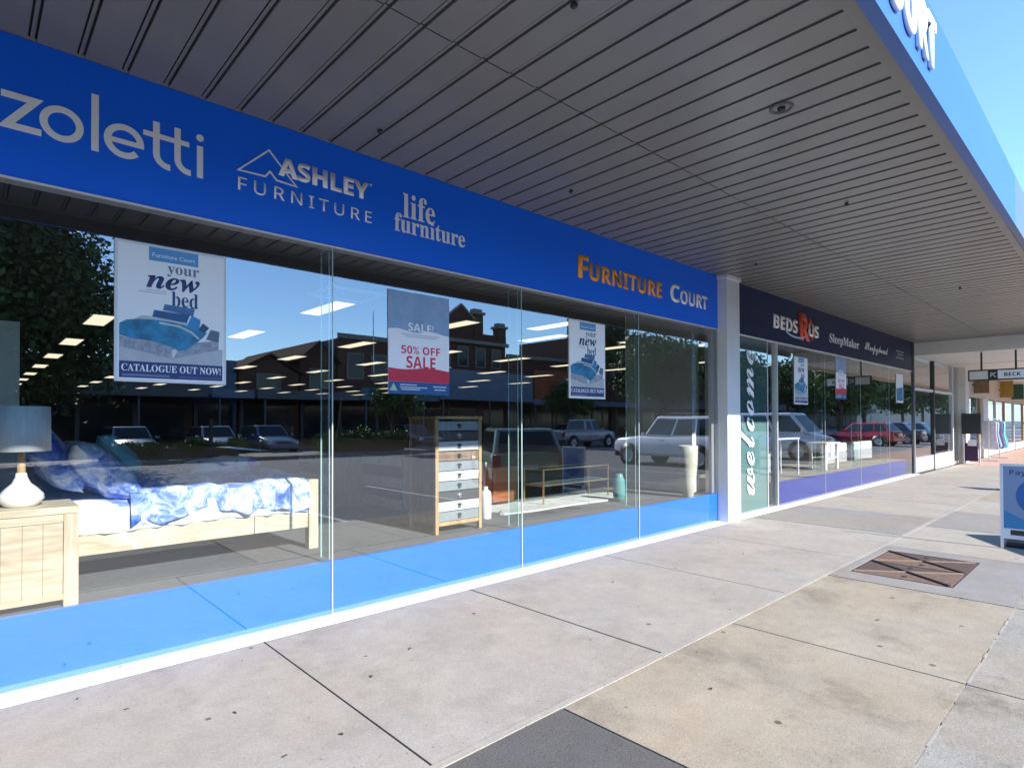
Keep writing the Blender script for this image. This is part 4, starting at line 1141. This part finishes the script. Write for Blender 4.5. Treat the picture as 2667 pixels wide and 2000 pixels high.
    for sx__ in (1, -1):
        xw = (hl - .82) if sx__ == 1 else (-hl + .78)
        for side in (-1, 1):
            MB().lathe([(0, .001 * side), (wr + .075, .001 * side), (wr + .075, -.12 * side), (0, -.12 * side)], 24, (xw, side * (hwid + .006), wr + .02), axis='y').build('wheel_arch', BLACK, t)
            wh = MB().lathe([(0, -.18 * side), (wr - .02, -.18 * side), (wr, -.15 * side), (wr, -.02 * side), (wr - .03, .006 * side), (wr * .66, .008 * side)], 26, (xw, side * (hwid + .012), wr), axis='y').build('wheel', TYRE, t)
            rm = MB().lathe([(0, .0), (wr * .12, .006 * side), (wr * .16, -.002 * side), (wr * .60, .0), (wr * .66, .010 * side)], 26, (xw, side * (hwid + .018), wr), axis='y').build('rim', RIM, wh)
            for k in range(5):
                a = k * 2 * math.pi / 5
                mb = MB(); mb.bar((xw + .05 * math.cos(a), side * (hwid + .027), wr + .05 * math.sin(a)), (xw + wr * .6 * math.cos(a), side * (hwid + .027), wr + wr * .6 * math.sin(a)), .05, .012)
    zl = {'hatch': .62, 'sedan': .62, 'suv': .85, 'van': .78, 'ute': .84}[kind]
    for side in (-1, 1):
        MB().box((hl - .16, side * hwid * .60, zl - .09), (hl - .03, side * hwid * .86, zl + .07)).build('headlight', HEADL, t)
        zz = zl + (.12 if kind != 'ute' else -.05)
        MB().box((-hl - .012, side * hwid * .74, zz - .1), (-hl + .09, side * hwid * .945, zz + .16)).build('tail_light', TAILL, t)
        bevel(MB().box((gh[3] - .25, side * (hwid + .02), belt + .0), (gh[3] - .12, side * (hwid + .19), belt + .13)).build('wing_mirror', paint, t), .02)
        MB().box((-.1, side * (hwid + .003), belt - .16), (.08, side * (hwid + .02), belt - .13)).build('door_handle', BLACK, t)
    bevel(MB().box((hl - .10, -hwid * .84, .30), (hl + .03, hwid * .84, .50)).build('front_bumper', paint if kind in ('hatch', 'sedan', 'van') else DGREY, t), .03)
    bevel(MB().box((-hl - .05, -hwid * .90, .32), (-hl + .10, hwid * .90, .54)).build('rear_bumper', paint if kind in ('hatch', 'sedan', 'van') else DGREY, t), .03)
    MB().box((-hl - .058, -.19, .58), (-hl - .03, .19, .70)).build('number_plate', OFFW, t)
    MB().box((hl + .0, -.35, .55), (hl + .018, .35, .66)).build('grille', BLACK, t)
    if kind == 'suv':
        for side in (-1, 1): MB().bar((gh[1] + .1, side * wt * .9, zr + .05), (gh[2] - .1, side * wt * .9, zr + .05), .035).build('roof_rail', BLACK, t)
    if kind == 'ute':
        for side in (-1, 1): MB().box((-hl + .02, side * hwid * .86, 1.04), (-.60, side * hwid * .92, 1.12)).build('tray_rail', paint, t)
    return t
PG = mat('pale_green_paint', (.30, .38, .26), .22, coat=1); PW = mat('white_car_paint', (.85, .85, .87), .25, coat=1); PR = mat('red_car_paint', (.50, .012, .022), .22, coat=1)
PS = mat('silver_car_paint', (.42, .43, .46), .28, metal=.4, coat=1); PBL = mat('blue_grey_car_paint', (.13, .19, .28), .25, coat=1); PDK = mat('dark_car_paint', (.03, .035, .045), .25, coat=1)
GRP = 'cars parked along the near kerb, mirrored in the glass'
car('hatch', 'pale green hatchback mirrored in the window beside the tall chest', (10.1, -6.55, -.13), R(-57), PG, GRP)
car('suv', 'white four wheel drive with roof rails mirrored near the steel jamb', (19.05, -7.25, -.13), R(-84), PW, GRP, 4.7, 1.86, 1.80, True)
car('van', 'white van mirrored in the window under the navy fascia', (25.6, -6.7, -.13), R(90), PW, GRP, 4.7, 1.75, 1.95, True)
car('hatch', 'red hatchback mirrored in the second bay between the fins', (42.6, -8.0, -.13), R(-82), PR, GRP)
car('sedan', 'dark sedan mirrored past the red hatchback', (47.0, -7.6, -.13), R(-88), PDK, GRP)
car('sedan', 'silver sedan farthest along the near kerb', (52.0, -7.6, -.13), R(-88), PS, GRP)
car('ute', 'white utility truck driving past, mirrored above the brass console', (28.2, -19.6, -.13), R(0), PS, None, 5.0, 1.8, 1.75, True)
for k, (x, p, nm) in enumerate(((5.4, PBL, 'blue grey hatchback'), (9.0, PS, 'silver hatchback'), (11.6, PBL, 'second blue grey hatchback'), (20.5, PDK, 'dark hatchback'), (36.5, PS, 'silver hatchback right of the heritage building'))):
    car('hatch', nm + (' mirrored across the street, nearest the big tree' if k == 0 else ' mirrored across the street' if k < 3 else ' parked before the far shops'), (x, -27.0, -.13), R(90), p, 'cars parked before the far shops')

# ================================================================== TREES AND HEDGES
def leaf_mesh(name, centers, rad, n, size, mats, seed, flat=1.0):
    """crown of many small leaf clumps inside several lobes"""
    rs = np.random.default_rng(seed)
    C_ = np.array(centers, float); w = np.array(rad, float) ** 2; w /= w.sum()
    idx = rs.choice(len(C_), n, p=w)
    d = rs.normal(size=(n, 3)); d /= np.linalg.norm(d, axis=1)[:, None]
    r = np.array(rad)[idx] * (.45 + .55 * rs.random(n) ** .45) * (1 + .18 * rs.normal(size=n))
    p = C_[idx] + d * r[:, None] * np.array([1, 1, .8 * flat])
    s = size * (.6 + .8 * rs.random(n))
    a = rs.normal(size=(n, 3)); a /= np.linalg.norm(a, axis=1)[:, None]
    b = np.cross(a, rs.normal(size=(n, 3))); b /= np.linalg.norm(b, axis=1)[:, None]
    v = np.empty((n, 4, 3))
    v[:, 0] = p - a * s[:, None]; v[:, 1] = p + b * s[:, None] * .55; v[:, 2] = p + a * s[:, None]; v[:, 3] = p - b * s[:, None] * .55
    me = bpy.data.meshes.new(name)
    me.vertices.add(n * 4); me.loops.add(n * 4); me.polygons.add(n)
    me.vertices.foreach_set('co', v.ravel()); me.loops.foreach_set('vertex_index', np.arange(n * 4, dtype=np.int32))
    me.polygons.foreach_set('loop_start', np.arange(0, n * 4, 4, dtype=np.int32)); me.polygons.foreach_set('loop_total', np.full(n, 4, np.int32))
    for m in mats: me.materials.append(m)
    me.polygons.foreach_set('material_index', rs.integers(0, len(mats), n).astype(np.int32))
    me.update(); me.validate()
    return me
def tree(label, x, y, h, rad, seed, mats, n=9000, size=.16, lean=(0, 0), trunk=.22, low=.35, group='street trees mirrored in the glass'):
    t = thing('street_tree', label, 'tree', (x, y, -.13), 0, group)
    rs = np.random.default_rng(seed); mb = MB()
    top = Vector((lean[0], lean[1], h * .62))
    mb.tube([(0, 0, 0), (lean[0] * .3, lean[1] * .3, h * .22), top * .75, top], [trunk * 1.25, trunk, trunk * .7, trunk * .4], 9)
    cs = []; rd = []
    for k in range(9):
        a = k * 2.4 + rs.random(); rr_ = rad * (.35 + .4 * rs.random())
        c = Vector((lean[0] + math.cos(a) * rr_, lean[1] + math.sin(a) * rr_, h * low + (h * (1 - low) - rad * .35) * (.25 + .7 * rs.random())))
        cs.append(c); rd.append(rad * (.36 + .22 * rs.random()))
        mb.tube([top * (.45 + .05 * k), (top * (.6 + .03 * k) + c) / 2, c], [trunk * .42, trunk * .25, trunk * .08], 6)
    cs.append(Vector((lean[0], lean[1], h - rad * .6))); rd.append(rad * .55)
    mb.build('trunk', BARK, t)
    o = bpy.data.objects.new('crown', leaf_mesh('crown', [tuple(c) for c in cs], rd, n, size, mats, seed)); COL.objects.link(o); o.parent = t
    return t
tree('huge dark spreading tree mirrored at the left of the first window', -2.0, -22.6, 10.7, 5.8, 21, [LEAF, LEAF, LEAF2], 85000, .11, (.8, 0), .38, .22)
tree('large leafy tree mirrored left of the steel jamb', 41.5, -22.8, 8.8, 3.9, 22, [LEAF, LEAF2], 12000, .17, (0, 0), .25)
tree('tall feathery tree mirrored behind the third pane poster', 47.0, -31.0, 12.6, 2.9, 23, [LEAF, LEAF2], 7000, .16, (0, 0), .2, .45)
tree('tiny street tree on the median mirrored under the sale poster', 16.6, -22.9, 3.6, 1.3, 24, [LEAF2, LEAF3], 2600, .12, (0, 0), .06, .5)
tree('small leafy tree on the median left of the parked truck', 31.0, -23.0, 4.6, 1.7, 25, [LEAF, LEAF2], 3500, .13, (0, 0), .08, .45)
for k, (x, y, h, r_, mm) in enumerate(((56, -13.5, 7.5, 3.2, [LEAF2, LEAF3]), (66, -14.5, 8.5, 3.8, [LEAF2, LEAF3]), (78, -14, 8, 3.6, [LEAF, LEAF2]), (92, -15, 9.5, 4.2, [LEAF2, LEAF3]), (110, -15.5, 10, 4.6, [LEAF, LEAF2]), (55, -23, 8.5, 3.8, [LEAF, LEAF2]), (70, -23.5, 9.5, 4.2, [LEAF, LEAF2]))):
    tree(('bright green tree mirrored just past the red hatchback', 'second bright green tree down the street', 'third tree down the street, darker green', 'fourth tree down the street', 'farthest tree of the near row', 'median tree mirrored behind the sale poster', 'farther median tree behind the near row')[k], x, y, h, r_, 30 + k, mm, 7000, .2, (0, 0), .2, .3)
def hedge(label, x0, x1, y0, y1, h, n, seed):
    rs = np.random.default_rng(seed); t = thing('clipped_hedge', label, 'hedge', ((x0 + x1) / 2, (y0 + y1) / 2, .02), 0, 'low hedges on the median')
    W_, D2 = (x1 - x0) / 2, (y1 - y0) / 2
    MB().box((-W_ * .95, -D2 * .7, 0), (W_ * .95, D2 * .7, h * .6)).build('stems', BARK, t)
    cs = [(-W_ + (2 * W_) * (k + .5) / 14 + rs.normal() * .1, rs.normal() * D2 * .2, h * (.5 + .1 * rs.normal())) for k in range(14)]
    o = bpy.data.objects.new('foliage', leaf_mesh('foliage', cs, [max(h * .5, W_ / 9)] * 14, n, .07, [LEAF2, LEAF3], seed)); COL.objects.link(o); o.parent = t
hedge('low clipped hedge mirrored above the bed', 3.6, 8.8, -23.2, -22.2, .75, 5200, 51)
hedge('bushy median hedge mirrored left of the tall chest', 12.6, 17.2, -23.3, -22.3, 1.1, 5200, 52)
lampst = thing('street_pole', 'dark steel pole on the median mirrored above the bed', 'pole', (7.4, -21.9, .02))
MB().tube([(0, 0, 0), (0, 0, 1.6)], .09, 10).build('shaft', DGREY, lampst); MB().lathe([(0, 0), (.16, 0), (.14, .1), (0, .1)], 12).build('base', DGREY, lampst)
fp = thing('flag_pole', 'slender flag pole rising above the roofs across the street', 'pole', (21.6, -33.6, 5))
MB().tube([(0, 0, 0), (0, 0, 4.4)], [.06, .03], 8).build('shaft', ALU, fp); MB().lathe([(0, 4.4), (.08, 4.44), (0, 4.52)], 8).build('finial', ALU, fp)

# ================================================================== BUILDINGS ACROSS THE STREET (front faces at y = -34)
YB = -34.0
def facade_box(t, x0, x1, z0, z1, m, name='wall', d=14): return box(name, (x0, YB - d, z0), (x1, YB, z1), m, t)
def win(t, x0, x1, z0, z1, frame=TRIM, sill=True):
    f = MB(); w_ = .12
    f.box((x0 - w_, YB + .002, z0 - w_), (x1 + w_, YB + .06, z0)); f.box((x0 - w_, YB + .002, z1), (x1 + w_, YB + .06, z1 + w_))
    f.box((x0 - w_, YB + .002, z0), (x0, YB + .06, z1)); f.box((x1, YB + .002, z0), (x1 + w_, YB + .06, z1))
    fo = f.build('window', frame, t)
    box('pane', (x0, YB + .003, z0), (x1, YB + .02, z1), DWIN, fo)
def shopfront(t, x0, x1, z1=2.9, m=DWIN, frame=GREYB):
    n = max(1, int((x1 - x0) / 2.6)); w_ = (x1 - x0) / n
    for k in range(n):
        box('shop_window', (x0 + k * w_ + .15, YB + .002, .5), (x0 + (k + 1) * w_ - .15, YB + .05, z1 - .3), m, t)
        box('pilaster', (x0 + k * w_ - .1, YB + .002, .0), (x0 + k * w_ + .1, YB + .08, z1), frame, t)
def awn(t, x0, x1, z0, z1, m, d=3.4):
    box('awning_fascia', (x0, YB + d - .12, z0), (x1, YB + d, z1), m, t); box('awning_roof', (x0, YB + .09, z0 + .08), (x1, YB + d - .121, z0 + .22), GREYB, t)
    for x in np.arange(x0 + .5, x1, 4.6): box('awning_post', (x - .05, YB + d - .35, 0), (x + .05, YB + d - .25, z0 + .079), GREYB, t)
b = thing('far_building', 'low brown shop row mirrored behind the big tree', 'building')
facade_box(b, -45, 9.8, 0, 4.6, BRICK2); shopfront(b, -30, 9.5); awn(b, -40, 9.7, 2.9, 3.5, GREYB); box('parapet', (-45, YB + .002, 4.6), (9.8, YB + .12, 4.9), TRIM, b)
b = thing('far_building', 'blue grey rendered shop mirrored right of the large bed poster', 'building')
facade_box(b, 9.9, 12.3, 0, 5.3, mat('blue_grey_render', (.12, .17, .24), .8)); shopfront(b, 9.95, 12.2); awn(b, 9.9, 12.2, 2.9, 3.4, SLATE)
def gable(t, x0, x1, ze, zr, m, roofm=ROOF):
    mb = MB(); xm = (x0 + x1) / 2
    mb.add([(x0, YB, 0), (x1, YB, 0), (x1, YB, ze), (xm, YB, zr), (x0, YB, ze), (x0, YB - 14, 0), (x1, YB - 14, 0), (x1, YB - 14, ze), (xm, YB - 14, zr), (x0, YB - 14, ze)],
           [(4, 3, 2, 1, 0), (5, 6, 7, 8, 9), (0, 5, 9, 4), (1, 2, 7, 6)])
    mb.build('wall', m, t)
    r = MB(); o_ = .25
    r.add([(x0 - o_, YB + o_, ze - .12), (xm, YB + o_, zr + .03), (xm, YB - 14, zr + .03), (x0 - o_, YB - 14, ze - .12), (x0 - o_, YB + o_, ze + .02), (xm, YB + o_, zr + .17), (xm, YB - 14, zr + .17), (x0 - o_, YB - 14, ze + .02)],
          [(0, 1, 2, 3), (7, 6, 5, 4), (0, 4, 5, 1), (3, 7, 4, 0)])
    r.add([(xm, YB + o_, zr + .03), (x1 + o_, YB + o_, ze - .12), (x1 + o_, YB - 14, ze - .12), (xm, YB - 14, zr + .03), (xm, YB + o_, zr + .17), (x1 + o_, YB + o_, ze + .02), (x1 + o_, YB - 14, ze + .02), (xm, YB - 14, zr + .17)],
          [(0, 1, 2, 3), (7, 6, 5, 4), (0, 4, 5, 1), (1, 5, 6, 2)])
    r.build('roof', roofm, t)
b = thing('far_building', 'dark gabled shop with rust brown roof, left of the pair', 'building')
gable(b, 12.4, 16.2, 4.7, 5.75, BRICK2); shopfront(b, 12.6, 16); awn(b, 12.4, 16.2, 2.9, 3.4, GREYB); win(b, 13.6, 14.9, 3.7, 4.5)
b = thing('far_building', 'dark gabled shop with higher roof, right of the pair', 'building')
gable(b, 16.3, 18.9, 5.6, 6.9, BRICK); shopfront(b, 16.4, 18.8); awn(b, 16.3, 18.9, 2.9, 3.4, GREYB); win(b, 17.0, 18.2, 3.9, 5.0)
b = thing('far_building', 'dark flat topped brick building left of the towered facade', 'building')
facade_box(b, 19.0, 25.2, 0, 7.4, BRICK2); box('parapet', (18.95, YB + .002, 7.4), (25.2, YB + .18, 7.75), TRIM, b); shopfront(b, 19.2, 25)
for k in range(3): win(b, 19.8 + k * 1.9, 20.9 + k * 1.9, 4.6, 6.3)
awn(b, 19.0, 25.2, 2.95, 3.75, mat('faded_teal_awning', (.10, .19, .22), .6))
b = thing('heritage_building', 'two storey dark brick heritage facade with four parapet towers and a pediment', 'building')
hx0, hx1 = 25.3, 35.0
facade_box(b, hx0, hx1, 0, 8.3, BRICK); box('cornice', (hx0 - .15, YB + .002, 8.05), (hx1 + .15, YB + .35, 8.35), TRIM, b); box('cornice', (hx0 - .05, YB + .002, 5.6), (hx1 + .05, YB + .2, 5.8), TRIM, b)
box('parapet', (hx0, YB - .4, 8.351), (hx1, YB + .1, 9.0), BRICK, b)
for x, z in ((25.45, 10.0), (27.4, 10.9), (31.2, 10.9), (33.9, 10.0)):
    twr = box('parapet_tower', (x, YB - .5, 8.352), (x + .95, YB + .22, z - .35), BRICK, b)
    box('tower_cap', (x - .15, YB - .65, z - .35), (x + 1.1, YB + .37, z - .15), TRIM, twr); box('tower_top', (x + .05, YB - .4, z - .15), (x + .9, YB + .15, z + .12), TRIM, twr)
gb = MB(); gb.add([(28.35, YB - .3, 9.0), (31.2, YB - .3, 9.0), (31.2, YB - .3, 9.9), (29.78, YB - .3, 11.0), (28.35, YB - .3, 9.9), (28.35, YB + .15, 9.0), (31.2, YB + .15, 9.0), (31.2, YB + .15, 9.9), (29.78, YB + .15, 11.0), (28.35, YB + .15, 9.9)],
                  [(0, 1, 2, 3, 4), (9, 8, 7, 6, 5), (0, 4, 9, 5), (1, 6, 7, 2), (4, 3, 8, 9), (3, 2, 7, 8)]); gb.build('pediment', BRICK, b)
pb_ = MB(); pb_.bar((28.2, YB + .2, 9.95), (29.78, YB + .2, 11.15), .3, .16); pb_.bar((29.78, YB + .2, 11.15), (31.35, YB + .2, 9.95), .3, .16); pb_.build('pediment_moulding', TRIM, b)
for k in range(5): win(b, 26.0 + k * 1.85, 26.9 + k * 1.85, 6.2, 7.7)
for k in range(5): win(b, 26.0 + k * 1.85, 27.0 + k * 1.85, 3.6, 5.2, mat('grey_window_frame', (.22, .26, .30), .7))
MB().poly(arc(29.9, 8.5, .9, 0, 180, 14), YB + .3, .01, TRIM)
awn(b, hx0, hx1, 3.1, 5.4, SLATE); shopfront(b, hx0 + .2, hx1 - .2)
b = thing('far_building', 'rust orange fronted shop right of the towered facade', 'building')
facade_box(b, 35.1, 50, 0, 7.2, BRICK); box('sign_panel', (35.3, YB + 3.2, 3.4), (43, YB + 3.3, 5.9), TERRA, b); awn(b, 35.1, 50, 2.9, 3.39, SLATE); shopfront(b, 35.2, 49.8); box('parapet', (35.1, YB + .002, 7.2), (50, YB + .2, 7.5), TRIM, b)
b = thing('far_building', 'taller dark building mirrored behind the leafy trees', 'building')
facade_box(b, 50.2, 72, 0, 11.0, BRICK2); awn(b, 50.2, 72, 2.9, 3.8, GREYB); shopfront(b, 50.4, 71.8)
for k in range(6): win(b, 52 + k * 3.2, 53.6 + k * 3.2, 5.0, 6.8); win(b, 52 + k * 3.2, 53.6 + k * 3.2, 8.0, 9.6)
b = thing('far_building', 'long brown block at the far end of the street', 'building')
facade_box(b, 72.2, 130, 0, 9.6, BRICK); awn(b, 72.2, 130, 2.9, 3.7, GREYB); shopfront(b, 72.4, 129)
for k in range(12): win(b, 74 + k * 4.4, 76 + k * 4.4, 5.2, 7.2)
b = thing('far_building', 'pale block closing the view down the street', 'building')
box('wall', (150, -40, 0), (165, 6, 9), CREAM, b); box('parapet', (149.8, -40.1, 9), (165.1, 6.1, 9.5), TRIM, b)
for k in range(8): box('window', (149.93, -36 + k * 5, 4.5), (149.999, -34 + k * 5, 6.5), DWIN, b)

# dry leaves and scraps lying on the slabs
lm = None
for k, (x, y) in enumerate(((1.05, -1.62), (1.02, -1.05), (.62, -.62), (1.32, -1.62), (2.15, -.95), (2.9, -.7), (3.05, -2.6), (5.0, -2.9), (1.75, -1.15), (6.4, -1.2), (.45, -.30), (4.4, -.9))):
    if lm is None or k % 3 == 0:
        mb = MB(); a = .5 + k
        L_ = .016 + .005 * (k % 3)
        mb.add([(-L_, 0, .002), (-L_ * .3, L_ * .4, .007), (L_ * .6, L_ * .3, .009), (L_, 0, .003), (L_ * .5, -L_ * .35, .006), (-L_ * .4, -L_ * .38, .004), (0, 0, .0015)],
               [(0, 6, 1), (1, 6, 2), (2, 6, 3), (3, 6, 4), (4, 6, 5), (5, 6, 0)])
        lm = mb.mesh('dry_leaf'); lm.materials.append(mat('dry_leaf_brown', (.07, .045, .03), .8))
    o = bpy.data.objects.new('dry_leaf', lm); COL.objects.link(o); o.location = (x, y, .0015); o.rotation_euler = (0, 0, k * 1.7)
    tag(o, 'small curled brown leaf lying on the pale footpath slabs', 'leaf', 'dry leaves scattered on the footpath')
